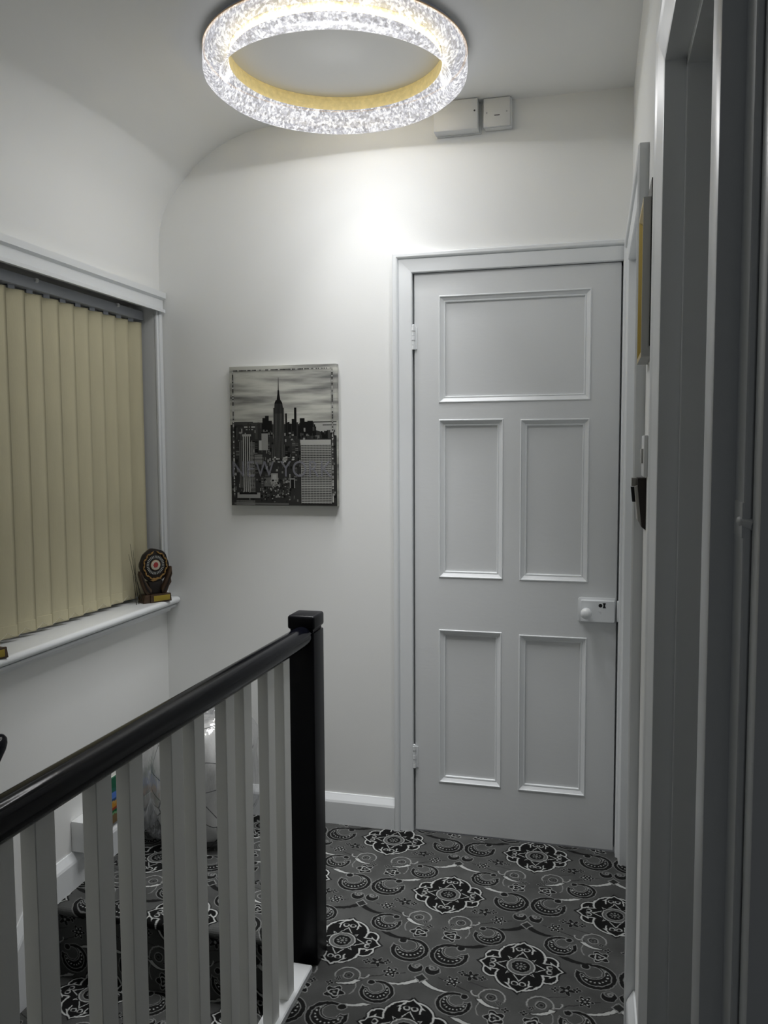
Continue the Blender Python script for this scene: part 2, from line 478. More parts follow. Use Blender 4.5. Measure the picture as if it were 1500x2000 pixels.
# ---- ceiling with the big plaster cove above the window wall
def ceiling_mesh():
    prof = [(2.0, H), (0.72, H), (0.3, H), (-0.1, H), (-0.45, H), (-0.53, 2.5385), (-0.58, 2.534), (-0.63, 2.524), (-0.68, 2.508), (-0.73, 2.486), (-0.78, 2.458),
            (-0.83, 2.420), (-0.88, 2.370), (-0.915, 2.330), (-0.942, 2.292), (-0.961, 2.252), (-0.973, 2.205), (-0.979, 2.155), (XL+0.0006, 2.11), (XL+0.0003, 2.07), (XL+0.0003, 2.03)]
    ys = [0.02, -0.4, -0.8, -1.2, -1.6, -2.0, -2.4, -3.6]
    V = [(x, y, z) for y in ys for x, z in prof]; n = len(prof); F = []
    for j in range(len(ys)-1):
        for i in range(n-1): F.append((j*n+i, (j+1)*n+i, (j+1)*n+i+1, j*n+i+1))
    return poly_mesh(V, F, 'ceiling')
struct(link('ceiling', ceiling_mesh(), M['ceil'], smooth=60), 'white ceiling curving down into the window wall')

# ------------------------------------------------------------------ mouldings
ARCH = [(0.0, 0.0), (0.0, 0.010), (0.003, 0.013), (0.046, 0.016), (0.048, 0.013), (0.051, 0.021), (0.055, 0.0235), (0.064, 0.0235), (0.068, 0.020), (0.068, 0.0)]
def arch_n(name, a0, a1, zt, mapf, amax=None, amin=None, prof=ARCH, mat='gloss', zb=0.0, label=None, parent=None):
    cl = lambda a: min(max(a, amin if amin is not None else -9), amax if amax is not None else 9)
    path = [lambda u, h: mapf(cl(a0-u), zb, h), lambda u, h: mapf(cl(a0-u), zt+u, h),
            lambda u, h: mapf(cl(a1+u), zt+u, h), lambda u, h: mapf(cl(a1+u), zb, h)]
    bm = bmesh.new()
    rows = [[bm.verts.new(f(u, h)) for (u, h) in prof] for f in path]
    n = len(prof)
    for A, B in zip(rows, rows[1:]):
        for i in range(n): 
            j = (i+1) % n
            bm.faces.new((A[i], A[j], B[j], B[i]))
    bm.faces.new(rows[0]); bm.faces.new(rows[-1][::-1])
    o = link(name, mesh_of(bm, name), M[mat], parent)
    if parent is None: struct(o, label)
    return o
# back door architrave
t1 = arch_n('trim_1', OX0-0.0, OX1, OZ-0.006, lambda a, z, h: (a, -h, z), amax=XR-0.001, label='white moulded architrave around the panelled door')
# door lining and stop
def lining(name, a0, a1, zt, mapf, d, parent, th=0.02):
    bm = bmesh.new()
    def B(lo, hi):
        ps = [mapf(*lo), mapf(*hi)]
        bm_box(bm, [min(ps[0][i], ps[1][i]) for i in range(3)], [max(ps[0][i], ps[1][i]) for i in range(3)])
    B((a0-th, 0, 0.0), (a0, zt+th, -d)); B((a1, 0, 0.0), (a1+th, zt+th, -d)); B((a0, zt, 0.0), (a1, zt+th, -d))
    return link(name, mesh_of(bm, name), M['gloss'], parent)
lining('door_lining', OX0, OX1, OZ, lambda a, z, h: (a, -h, z), 0.11, t1)
bm = bmesh.new()
bm_box(bm, (OX0, 0.037, 0), (OX0+0.012, 0.062, OZ)); bm_box(bm, (OX1-0.012, 0.037, 0), (OX1, 0.062, OZ)); bm_box(bm, (OX0, 0.037, OZ-0.012), (OX1, 0.062, OZ))
link('door_stop', mesh_of(bm), M['gloss'], t1)

# ------------------------------------------------------------------ panelled door
d1 = sroot('door_1', (0.0, 0.0, 0.0), 'white five-panel door with a painted rim lock')
PAN = [(0.086, 0.599, 1.545, 1.912), (0.086, 0.311, 0.932, 1.487), (0.368, 0.597, 0.931, 1.484), (0.086, 0.308, 0.189, 0.746), (0.368, 0.597, 0.186, 0.741)]
def leaf():
    a0, a1, z0, z1 = 0.0, DW, 0.006, DH
    As = sorted({a0, a1, *[p[0] for p in PAN], *[p[1] for p in PAN]}); Zs = sorted({z0, z1, *[p[2] for p in PAN], *[p[3] for p in PAN]})
    V, F, idx = [], [], {}
    for i, a in enumerate(As):
        for j, z in enumerate(Zs): idx[i, j] = len(V); V.append((a, 0.0, z))
    for i in range(len(As)-1):
        for j in range(len(Zs)-1):
            ca, cz = (As[i]+As[i+1])/2, (Zs[j]+Zs[j+1])/2
            if any(p[0] < ca < p[1] and p[2] < cz < p[3] for p in PAN): continue
            F.append((idx[i, j], idx[i+1, j], idx[i+1, j+1], idx[i, j+1]))
    n = len(V)
    V += [(a0, 0, z0), (a1, 0, z0), (a1, 0, z1), (a0, 0, z1), (a0, 0.035, z0), (a1, 0.035, z0), (a1, 0.035, z1), (a0, 0.035, z1)]
    F += [(n, n+1, n+5, n+4), (n+1, n+2, n+6, n+5), (n+2, n+3, n+7, n+6), (n+3, n, n+4, n+7), (n+4, n+5, n+6, n+7)]
    return poly_mesh(V, F, 'leaf')
link('leaf', leaf(), M['door'], d1)
MOULD = [(0.0, 0.0), (0.0015, -0.0025), (0.004, -0.0025), (0.0055, 0.0010), (0.017, 0.0075), (0.0185, 0.0062), (0.0215, 0.0068), (0.023, 0.0125)]
for (x0, x1, z0, z1) in PAN:
    pn = link('panel', poly_mesh([(x0+0.01, 0.0125, z0+0.01), (x1-0.01, 0.0125, z0+0.01), (x1-0.01, 0.0125, z1-0.01), (x0+0.01, 0.0125, z1-0.01)], [(0, 1, 2, 3)]), M['door'], d1)
    rows = [[(x0+u, h, z0+u), (x1-u, h, z0+u), (x1-u, h, z1-u), (x0+u, h, z1-u)] for u, h in MOULD]
    V = [v for r in rows for v in r]; F = []
    for k in range(len(rows)-1):
        for i in range(4): F.append((k*4+i, k*4+(i+1) % 4, (k+1)*4+(i+1) % 4, (k+1)*4+i))
    link('moulding', poly_mesh(V, F), M['gloss'], pn)
# hinges
for zc in (1.770, 0.276):
    bm = bmesh.new()
    for k in range(5):
        r = 0.0068 if k % 2 == 0 else 0.0058
        bm_cyl(bm, (-0.003, -0.006, zc-0.040+k*0.016+0.0006), (-0.003, -0.006, zc-0.040+(k+1)*0.016-0.0006), r, n=12)
    bm_box(bm, (-0.018, -0.003, zc-0.038), (-0.004, 0.002, zc+0.038)); bm_box(bm, (-0.002, -0.003, zc-0.038), (0.010, 0.002, zc+0.038))
    bmesh.ops.create_uvsphere(bm, u_segments=10, v_segments=6, radius=0.005, matrix=Matrix.Translation((-0.003, -0.006, zc+0.043)))
    link('hinge', mesh_of(bm), M['gloss'], d1, smooth=40)
# rim lock with knob, keyhole and keep
def rounded_rect(x0, x1, z0, z1, r, n=5, corners=(1, 1, 1, 1)):
    P = []
    for (cx, cz, a0, on) in ((x1-r, z1-r, 0, corners[0]), (x0+r, z1-r, 90, corners[1]), (x0+r, z0+r, 180, corners[2]), (x1-r, z0+r, 270, corners[3])):
        if not on: P.append((x1 if a0 in (0, 270) else x0, z1 if a0 in (0, 90) else z0)); continue
        for k in range(n+1):
            t = math.radians(a0+90*k/n); P.append((cx+r*math.cos(t), cz+r*math.sin(t)))
    return P
lk = prism('rim_lock', rounded_rect(0.566, 0.688, 0.796, 0.881, 0.010, corners=(0, 1, 1, 0)), 1, -0.004, 0.0, M['gloss'], d1, bev=0.0012)
prism('lock_case', rounded_rect(0.576, 0.687, 0.800, 0.873, 0.004), 1, -0.019, -0.003, M['gloss'], lk, bev=0.002)
bm = bmesh.new(); bm_lathe(bm, [(0, 0), (0.011, 0), (0.0085, 0.008), (0.0085, 0.016), (0.014, 0.022), (0.0185, 0.032), (0.0185, 0.040), (0.014, 0.048), (0.006, 0.0515), (0, 0.052)], 28)
bmesh.ops.transform(bm, matrix=Matrix.Translation((0.594, -0.019, 0.835)) @ Matrix.Rotation(math.radians(90), 4, 'X'), verts=bm.verts[:])
link('knob', mesh_of(bm), M['gloss'], lk, smooth=50)
cyl('keyhole', (0.640, -0.0195, 0.857), (0.640, -0.018, 0.857), 0.0062, M['void'], lk)
prism('latch_slide', [(0.6475, 0.849), (0.658, 0.849), (0.655, 0.857), (0.6575, 0.866), (0.6475, 0.866), (0.650, 0.857)], 1, -0.0198, -0.018, M['void'], lk)
cyl('screw', (0.638, -0.0205, 0.839), (0.638, -0.018, 0.839), 0.004, M['gloss'], lk)
kp = box('lock_keep', (0.6935, -0.030, 0.806), (0.7085, -0.004, 0.874), M['gloss'], d1, bev=0.0015)
box('keep_slot', (0.7080, -0.026, 0.822), (0.7100, -0.012, 0.860), M['void'], kp)

# ------------------------------------------------------------------ baseboards
SKIRT = [(0.0, 0.0), (0.0, 0.019), (0.082, 0.019), (0.090, 0.0165), (0.108, 0.006), (0.112, 0.004), (0.112, 0.0)]    # (z, out)
def skirt(name, f0, f1, label, mat='gloss'):
    return struct(link(name, sweep(SKIRT, [f0, f1], name), M[mat]), label)
skirt('baseboard_back', lambda z, o: (XL+o*0.0, -o, z), lambda z, o: (OX0-0.069, -o, z), 'white skirting along the back wall')
skirt('baseboard_right', lambda z, o: (XR-o, FD0-0.069, z*1.07), lambda z, o: (XR-o, ND1+0.069, z*1.07), 'white skirting between the two right-hand doorways')
def left_skirt():
    # level on the landing, then raking down with the stairs
    st1 = lambda z, o: (XL+o, 0.0, z)
    st2 = lambda z, o: (XL+o, YN-0.02-(z*0.42), z)
    pit = RISE/GO
    st3 = lambda z, o: (XL+o, -2.16, (z*1.42+0.18)-0.20 + pit*(-2.16-(YN-0.03)))
    bm = bmesh.new()
    P = [(-0.10, 0.0), (-0.10, 0.019)]+SKIRT[2:]
    rows = []
    for f in (st1, st2): rows.append([bm.verts.new(f(z, o)) for z, o in SKIRT])
    low = [(-0.30, 0.0), (-0.30, 0.019)]+SKIRT[2:]
    rows.append([bm.verts.new((XL+o, -2.16, z+pit*(-2.16-(YN-0.045)))) for z, o in low])
    # dropped start of the raking string
    n = len(SKIRT)
    for A, B in zip(rows, rows[1:]):
        for i in range(n): bm.faces.new((A[i], A[(i+1) % n], B[(i+1) % n], B[i]))
    bm.faces.new(rows[0]); bm.faces.new(rows[-1][::-1])
    # face of the string below the landing level at the first riser
    return mesh_of(bm)
struct(link('baseboard_left', left_skirt(), M['gloss']), 'white skirting on the window wall running down the stairs')
# triangular string face beside the upper steps
struct(prism('trim_6', [(YN+0.0, 0.02), (YN+0.0, -0.55), (-2.16, -2.05), (-2.16, -1.35)], 0, XL, XL+0.0185, M['gloss']), 'white string board beside the stairs')

# ------------------------------------------------------------------ window and sill
SZ = 0.825                                                  # top of the window sill
w1 = sroot('window_1', (XL, -0.88, WZ0), 'landing window recess behind the blind')
bm = bmesh.new()
bm_box(bm, (XL-0.16, WY1, WZ0), (XL-0.0005, WY1+0.012, WZ1+0.02)); bm_box(bm, (XL-0.16, WY0-0.012, WZ0), (XL-0.0005, WY0, WZ1+0.02)); bm_box(bm, (XL-0.16, WY0, WZ1), (XL-0.0005, WY1, WZ1+0.02))
link('reveal', mesh_of(bm), M['satin'], w1)
wf = bmesh.new()
fx0, fx1 = XL-0.16, XL-0.12
for lo, hi in (((fx0, WY0, SZ), (fx1, WY1, SZ+0.06)), ((fx0, WY0, WZ1-0.06), (fx1, WY1, WZ1)), ((fx0, WY0, SZ), (fx1, WY0+0.06, WZ1)), ((fx0, WY1-0.06, SZ), (fx1, WY1, WZ1)), ((fx0, -0.91, SZ), (fx1, -0.85, WZ1))):
    bm_box(wf, lo, hi, 0.004)
link('window_frame', mesh_of(wf), M['pvc'], w1)
for y0, y1 in ((WY0+0.05, -0.905), (-0.855, WY1-0.05)):
    box('pane', (XL-0.146, y0, SZ+0.05), (XL-0.138, y1, WZ1-0.05), M['pane'], w1)
# sill: rounded nose with a bead under it
nose = [(XL-0.125, SZ), (XL+0.046, SZ+0.001)]+[(XL+0.048+0.012*math.sin(a), SZ-0.011+0.012*math.cos(a)) for a in [math.pi*i/8 for i in range(9)]]
nose += [(XL+0.030, SZ-0.024), (XL+0.030, SZ-0.028), (XL+0.042, SZ-0.029), (XL+0.044, SZ-0.033), (XL+0.042, SZ-0.038), (XL+0.030, SZ-0.041), (XL+0.020, SZ-0.047), (XL+0.016, SZ-0.056), (XL+0.001, SZ-0.058), (XL+0.001, SZ-0.030), (XL-0.125, SZ-0.029)]
# nose is longer than the recess
sl = bmesh.new()
def ext(bm, pts, y0, y1):
    A = [bm.verts.new((x, y0, z)) for x, z in pts]; B = [bm.verts.new((x, y1, z)) for x, z in pts]
    for i in range(len(pts)): bm.faces.new((A[i], A[(i+1) % len(pts)], B[(i+1) % len(pts)], B[i]))
    bm.faces.new(A[::-1]); bm.faces.new(B)
ext(sl, [(XL-0.125, SZ), (XL+0.003, SZ), (XL+0.003, SZ-0.029), (XL-0.125, SZ-0.029)], WY0, WY1)
ext(sl, [(XL+0.0005, SZ)]+nose[1:-2], WY0-0.06, -0.004)
link('window_sill', mesh_of(sl), M['gloss'], w1, smooth=40)
# surround: flat side bead + head with a projecting top ledge
bm = bmesh.new()
bm_box(bm, (XL, WY1-0.001, SZ), (XL+0.010, WY1+0.016, 1.91), 0.002); bm_box(bm, (XL, WY1+0.010, SZ), (XL+0.017, WY1+0.032, 1.91), 0.003)
sd = link('trim_4', mesh_of(bm), M['gloss'], smooth=35); struct(sd, 'white wooden surround of the landing window')
headp = [(XL, 1.905), (XL+0.026, 1.905), (XL+0.026, 1.899), (XL+0.030, 1.899), (XL+0.030, 1.910), (XL+0.021, 1.914), (XL+0.021, 1.945), (XL+0.034, 1.951), (XL+0.034, 1.972), (XL, 1.975)]
bm = bmesh.new(); ext(bm, headp, WY0-0.06, -0.012); link('head', mesh_of(bm), M['gloss'], sd)

# ------------------------------------------------------------------ vertical blind
vb = thing('vertical_blind', (XL-0.06, -0.87, SZ), 'closed cream vertical blind in the landing window', 'blind')
BX = XL-0.062
box('headrail', (BX-0.020, WY0+0.01, 1.868), (BX+0.020, WY1-0.004, 1.902), M['rail'], vb, bev=0.003)
for yb in (-0.66, -0.22, -1.10, -1.5):
    prism('bracket', [(BX+0.004, 1.902), (BX+0.026, 1.902), (BX+0.026, 1.892), (BX+0.021, 1.890), (BX+0.021, 1.8985), (BX+0.004, 1.8985)], 1, yb-0.006, yb+0.006, M['plastic'], vb)
VW, VTOP, VBOT = 0.089, 1.858, 0.838
def vane_mesh():
    n, mrows = 8, 12
    V, F = [], []
    for j in range(mrows+1):
        t = j/mrows; z = VBOT+(VTOP-VBOT)*t
        for i in range(n+1):
            s = i/n-0.5
            cur = 0.004*(1-(2*s)**2)*(0.4+0.6*math.sin(math.pi*t))
            V.append((cur, s*VW, z))
    k = n+1
    for j in range(mrows):
        for i in range(n): F.append((j*k+i, j*k+i+1, (j+1)*k+i+1, (j+1)*k+i))
    m0 = len(V)
    V += [(x-0.0007, y, z) for x, y, z in V]
    F += [tuple(m0+q for q in reversed(f)) for f in F[:]]
    for j in range(mrows):
        for i in (0, n): F.append((j*k+i, (j+1)*k+i, m0+(j+1)*k+i, m0+j*k+i))
    return poly_mesh(V, F, 'vane')
vme = vane_mesh(); vme.materials.append(M['blind'])
for p in vme.polygons: p.use_smooth = True
bm = bmesh.new(); bm_box(bm, (-0.0022, -0.040, VBOT+0.003), (0.0026, 0.040, VBOT+0.036), 0.001); wme = mesh_of(bm, 'bottom_weight'); wme.materials.append(M['blind'])
bm = bmesh.new(); bm_box(bm, (-0.004, -0.011, VTOP-0.001), (0.004, 0.011, 1.869), 0.001); hme = mesh_of(bm, 'hook'); hme.materials.append(M['rail'])
vp = wloc(vb); nv = 20
for k in range(nv):
    y = -0.105 - 0.0805*k
    o = bpy.data.objects.new('vane', vme); COL.objects.link(o); o.parent = vb
    o.location = (BX-vp.x, y-vp.y, -vp.z)
    o.rotation_euler = (0, 0, math.radians((-17 if k else -30)+random.uniform(-3, 3)))
    for nm, me in (('bottom_weight', wme), ('hook', hme)):
        c = bpy.data.objects.new(nm, me); COL.objects.link(c); c.parent = o
    if k < nv-1:      # bead chain sagging to the next vane
        pts = [(BX-vp.x+0.010, y-vp.y-0.038-0.0805*t*0.05-0.076*t+0.036, VBOT+0.018-0.016*math.sin(math.pi*t)-vp.z) for t in [i/8 for i in range(9)]]
        tube('bead_chain', pts, 0.0011, M['chain'], vb, 6, local=True)

# ------------------------------------------------------------------ ring ceiling lamp
LC = Vector((-0.131, -0.468, 0.0))
RI, RO = 0.3085, 0.381
lp = thing('ring_ceiling_lamp', (LC.x, LC.y, H), 'round ring-shaped crystal ceiling lamp glowing white with gold edges', 'lamp')
def mat_crystal():
    mt = bpy.data.materials.new('glowing_crystal_acrylic'); mt.use_nodes = True
    t = mt.node_tree; t.nodes.clear()
    out = t.nodes.new('ShaderNodeOutputMaterial')
    tc = t.nodes.new('ShaderNodeTexCoord')
    v = t.nodes.new('ShaderNodeTexVoronoi'); v.inputs['Scale'].default_value = 120; v.feature = 'F1'
    nz = t.nodes.new('ShaderNodeTexNoise'); nz.inputs['Scale'].default_value = 150; nz.inputs['Detail'].default_value = 3
    t.links.new(tc.outputs['Object'], v.inputs['Vector']); t.links.new(tc.outputs['Object'], nz.inputs['Vector'])
    N.tree = t
    sepc = t.nodes.new('ShaderNodeSeparateColor'); t.links.new(v.outputs['Color'], sepc.inputs[0])
    val = N(sepc.outputs[0])*0.5 + N(nz.outputs['Fac'])*1.1 - 0.42
    ramp = t.nodes.new('ShaderNodeValToRGB')
    t.links.new(val.s, ramp.inputs[0])
    e = ramp.color_ramp.elements
    e[0].position = 0.12; e[0].color = (0.36, 0.35, 0.36, 1)
    e[1].position = 0.62; e[1].color = (1.5, 1.5, 1.5, 1)
    k = e.new(0.34); k.color = (0.66, 0.66, 0.74, 1)
    em = t.nodes.new('ShaderNodeEmission'); em.inputs['Strength'].default_value = 1.0
    t.links.new(ramp.outputs[0], em.inputs[0])
    tr = t.nodes.new('ShaderNodeBsdfTransparent'); tr.inputs[0].default_value = (1, 1, 1, 1)
    mx = t.nodes.new('ShaderNodeMixShader'); mx.inputs[0].default_value = 0.55
    t.links.new(tr.outputs[0], mx.inputs[1]); t.links.new(em.outputs[0], mx.inputs[2])
    gl = t.nodes.new('ShaderNodeBsdfGlossy'); gl.inputs['Roughness'].default_value = 0.15
    m2 = t.nodes.new('ShaderNodeMixShader'); m2.inputs[0].default_value = 0.06
    t.links.new(mx.outputs[0], m2.inputs[1]); t.links.new(gl.outputs[0], m2.inputs[2])
    t.links.new(m2.outputs[0], out.inputs[0])
    return mt
M['crystal'] = mat_crystal()
M['crystal'].cycles.emission_sampling = 'NONE'
def mat_amber():
    mt = add_noise(principled('amber_crystal_inner_band', (0.52, 0.40, 0.15), 0.3), 160, 0.5, 0.003, 0.35, cscale=60)
    b = mt.node_tree.nodes['Principled BSDF']
    b.inputs['Emission Color'].default_value = (0.60, 0.49, 0.24, 1); b.inputs['Emission Strength'].default_value = 0.34
    return mt
M['amber'] = mat_amber()
M['amber'].cycles.emission_sampling = 'NONE'
M['gold'] = principled('gold_trim', (0.72, 0.52, 0.32), 0.3, 0.85)
M['lampbase'] = principled('shade_blue_lamp_base', (0.42, 0.45, 0.55), 0.5)  # bluish shade above the ring is put into the base colour
c0 = (0, 0, 0)
def lathe(name, prof, mat, parent, n=128, closed=False, smooth=35):
    bm = bmesh.new(); bm_lathe(bm, prof, n, c0, closed)
    return link(name, mesh_of(bm), mat, parent, local=True, smooth=smooth)
lathe('lamp_base', [(RI+0.004, -0.0005), (RO-0.012, -0.0005), (RO-0.010, -0.018), (RI+0.004, -0.018)], M['lampbase'], lp, closed=True)
lathe('edge_trim', [(RO-0.006, -0.017), (RO+0.0015, -0.017), (RO+0.0015, -0.0205), (RO-0.006, -0.0205)], M['gold'], lp, closed=True)
lathe('crystal_ring', [(RO, -0.020), (RO+0.001, -0.040), (RO+0.001, -0.070), (RO-0.001, -0.080), (RO-0.006, -0.0855), (RO-0.016, -0.094), (0.352, -0.1035), (0.347, -0.1055), (0.3425, -0.1055), (0.338, -0.102), (0.325, -0.078), (RI+0.003, -0.046), (RI, -0.0425)], M['crystal'], lp, n=160)
lathe('inner_band', [(RI, -0.0425), (RI-0.001, -0.036), (RI-0.001, -0.012), (RI+0.002, -0.009), (RI+0.002, -0.0005)], M['amber'], lp)
lathe('led_tray', [(RI+0.001, -0.0195), (RO-0.003, -0.0195)], M['lampbase'], lp)
for k in range(LAMP_N):
    a = 2*math.pi*k/LAMP_N
    down = k % 2 == 1                    # every other strip shines steeply down, the rest through the inner slope
    ld = bpy.data.lights.new('led', 'AREA'); ld.shape = 'RECTANGLE'; ld.size = 0.128; ld.size_y = 0.016; ld.color = (0.985, 0.99, 1.0)
    ld.energy = LAMP_W*(0.56 if down else 0.66); ld.spread = math.radians(62 if down else 165)
    lo = bpy.data.objects.new('led', ld); COL.objects.link(lo); lo.parent = lp
    rm = 0.347 if down else 0.340
    lo.location = (rm*math.cos(a), rm*math.sin(a), -0.030 if down else -0.044)
    tl = math.radians(7 if down else 48)
    zd = -Vector((-math.cos(a)*math.sin(tl), -math.sin(a)*math.sin(tl), -math.cos(tl)))
    xd = Vector((-math.sin(a), math.cos(a), 0.0))
    lo.rotation_euler = Matrix((xd, zd.cross(xd), zd)).transposed().to_euler()

# ------------------------------------------------------------------ white boxes under the ceiling
jb = thing('junction_box', (0.15, 0.0, 2.44), 'larger white cable box on the wall partly behind the lamp', 'electrical box')
box('cover', (0.078, -0.052, 2.441), (0.226, -0.006, 2.5385), M['plastic'], jb, bev=0.003)
box('back_plate', (0.081, -0.008, 2.439), (0.232, -0.0003, 2.5385), M['plastic'], jb, bev=0.001)
cyl('screw', (0.2155, -0.0528, 2.498), (0.2155, -0.050, 2.498), 0.003, M['screw'], jb, n=12)
fs = thing('wall_switch_unit', (0.29, 0.0, 2.44), 'small square white switch unit right of the lamp', 'electrical box')
box('back_box', (0.246, -0.028, 2.4445), (0.336, -0.0003, 2.5385), M['plastic'], fs, bev=0.003)
fp = box('face_plate', (0.243, -0.036, 2.4465), (0.331, -0.027, 2.5385), M['plastic'], fs, bev=0.002)
for xs in (0.254, 0.320): cyl('screw', (xs, -0.0366, 2.492), (xs, -0.035, 2.492), 0.0026, M['steel'], fs, n=12)
box('slot', (0.279, -0.0365, 2.481), (0.297, -0.0355, 2.4835), M['screw'], fs)
box('embossed_mark', (0.280, -0.0364, 2.499), (0.297, -0.0355, 2.503), M['plastic'], fs)

# ------------------------------------------------------------------ canvas print of a skyline
PX0, PX1, PZ0, PZ1, PY = -0.692, -0.279, 1.180, 1.690, -0.022
cv = thing('canvas_print', ((PX0+PX1)/2, -0.002, PZ0), 'black-and-white city skyline canvas hanging on the back wall', 'picture')
def mat_vcol(name, rough=0.55):
    mt = principled(name, (1, 1, 1), rough, **{'Specular IOR Level': 0.15}); t = mt.node_tree
    a = t.nodes.new('ShaderNodeVertexColor'); a.layer_name = 'print'
    t.links.new(a.outputs[0], t.nodes['Principled BSDF'].inputs['Base Color']); return mt
M['print'] = mat_vcol('printed_canvas_ink')
def mat_cloud():
    mt = principled('printed_cloudy_sky', (0.4, 0.4, 0.36), 0.55); t = mt.node_tree
    tc = t.nodes.new('ShaderNodeTexCoord'); mp = t.nodes.new('ShaderNodeMapping'); mp.inputs['Scale'].default_value = (3.0, 1, 26)
    nz = t.nodes.new('ShaderNodeTexNoise'); nz.inputs['Scale'].default_value = 1.2; nz.inputs['Detail'].default_value = 5
    rp = t.nodes.new('ShaderNodeValToRGB'); e = rp.color_ramp.elements
    e[0].position = 0.30; e[0].color = (0.10, 0.10, 0.095, 1); e[1].position = 0.58; e[1].color = (0.46, 0.46, 0.41, 1)
    t.links.new(tc.outputs['Object'], mp.inputs[0]); t.links.new(mp.outputs[0], nz.inputs['Vector']); t.links.new(nz.outputs['Fac'], rp.inputs[0])
    t.links.new(rp.outputs[0], t.nodes['Principled BSDF'].inputs['Base Color']); return mt
M['cloud'] = mat_cloud()
box('canvas', (PX0, PY, PZ0), (PX1, -0.0005, PZ1), M['cloud'], cv, bev=0.0015)
PWd, PHt = PX1-PX0, PZ1-PZ0
class Ink:
    def __init__(s): s.V, s.F, s.C, s.k = [], [], [], 0
    def poly(s, pts, g):
        s.k += 1; y = PY-0.0002-0.0000012*s.k
        i = len(s.V); s.V += [(PX0+u*PWd, y, PZ0+v*PHt) for u, v in pts]; s.F.append(tuple(range(i, i+len(pts)))); s.C.append(g)
    def rect(s, u0, u1, v0, v1, g): s.poly([(u0, v0), (u1, v0), (u1, v1), (u0, v1)], g)
    def build(s, name, parent):
        me = poly_mesh(s.V, s.F, name)
        ca = me.color_attributes.new('print', 'FLOAT_COLOR', 'CORNER')
        for p, g in zip(me.polygons, s.C):
            for li in p.loop_indices: ca.data[li].color = (g, g, g*0.94, 1)
        return link(name, me, M['print'], parent)
ik = Ink(); rr = random.Random(3)
K0, K1, K2, K3 = 0.008, 0.03, 0.09, 0.34
ik.rect(0.004, 0.996, 0.004, 0.585, K1)                      # ground of the city
for a, b, v in ((0.02, 0.22, 0.605), (0.74, 0.996, 0.600), (0.12, 0.40, 0.598)): ik.rect(a, b, v-0.02, v, 0.05)
ik.rect(0.13, 0.24, 0.562, 0.572, K3); ik.rect(0.11, 0.22, 0.545, 0.552, K3*0.8)
ik.poly([(0.80, 0.54), (0.996, 0.50), (0.996, 0.595), (0.79, 0.592)], K3*1.1); ik.rect(0.87, 0.996, 0.572, 0.578, K1)
# distant towers
for k in range(60):
    u = rr.uniform(0.02, 0.96); wd = rr.uniform(0.012, 0.035); top = rr.uniform(0.555, 0.60) if u < 0.78 else rr.uniform(0.50, 0.54)
    ik.rect(u, u+wd, 0.48, top, rr.choice((K0, K1, K1, 0.05)))
for u, wd, top in ((0.335, 0.035, 0.645), (0.37, 0.03, 0.61), (0.31, 0.03, 0.63), (0.525, 0.016, 0.66), (0.545, 0.02, 0.60), (0.585, 0.03, 0.62), (0.608, 0.022, 0.70), (0.66, 0.045, 0.625), (0.70, 0.035, 0.60), (0.73, 0.05, 0.605), (0.79, 0.012, 0.58), (0.77, 0.04, 0.565)):
    ik.rect(u, u+wd, 0.5, top, K0)
# a scatter of small roofs and walls
for k in range(520):
    u = rr.uniform(0.01, 0.975); v = rr.uniform(0.02, 0.535); wd = rr.uniform(0.006, 0.022); ht = rr.uniform(0.008, 0.03)
    ik.rect(u, min(u+wd, 0.99), v, v+ht, rr.choice((K0, K0, K1, K1, 0.06, 0.14, 0.26)))
for k in range(34):
    u = rr.uniform(0.02, 0.94); v = rr.uniform(0.1, 0.40); wd = rr.uniform(0.02, 0.045); ht = rr.uniform(0.05, 0.13)
    g = rr.choice((K0, K1, 0.05, 0.11)); ik.rect(u, u+wd, v, v+ht, g)
    for q in range(int(ht/0.012)): ik.rect(u+0.003, u+wd-0.003, v+0.004+q*0.012, v+0.008+q*0.012, rr.choice((K0, K2, 0.2)))
def striped(u0, u1, v0, v1, n, light, dark, roof=None):
    ik.rect(u0, u1, v0, v1, dark)
    for q in range(n):
        a = u0+(u1-u0)*(q+0.15)/n; ik.rect(a, a+(u1-u0)*0.42/n, v0, v1, light)
# left pale tower with vertical ribs, set-back sides
striped(0.085, 0.145, 0.13, 0.46, 4, 0.16, K1); striped(0.185, 0.215, 0.13, 0.47, 2, 0.18, K1); striped(0.12, 0.195, 0.10, 0.505, 4, 0.42, K1)
for q in range(38): ik.rect(0.19, 0.235, 0.10+q*0.0095, 0.1045+q*0.0095, 0.2)
ik.rect(0.115, 0.20, 0.50, 0.515, 0.3)
# block left of centre
ik.rect(0.30, 0.36, 0.40, 0.525, 0.25); ik.rect(0.30, 0.36, 0.52, 0.53, K0); ik.rect(0.275, 0.30, 0.40, 0.47, 0.36)
ik.rect(0.225, 0.31, 0.295, 0.375, K1)
for q in range(8): ik.rect(0.23, 0.305, 0.30+q*0.009, 0.304+q*0.009, 0.28)
# tall stepped tower in the middle with a mast
striped(0.395, 0.525, 0.345, 0.44, 9, 0.12, K0)
striped(0.415, 0.515, 0.34, 0.70, 8, 0.10, K0)
ik.poly([(0.425, 0.70), (0.505, 0.70), (0.50, 0.735), (0.485, 0.755), (0.44, 0.755), (0.428, 0.735)], K0)
striped(0.428, 0.502, 0.66, 0.73, 6, 0.05, K0)
ik.poly([(0.448, 0.755), (0.482, 0.755), (0.474, 0.80), (0.472, 0.825), (0.458, 0.825), (0.456, 0.80)], K0)
ik.poly([(0.461, 0.825), (0.469, 0.825), (0.4665, 0.915), (0.4640, 0.915)], 0.02)
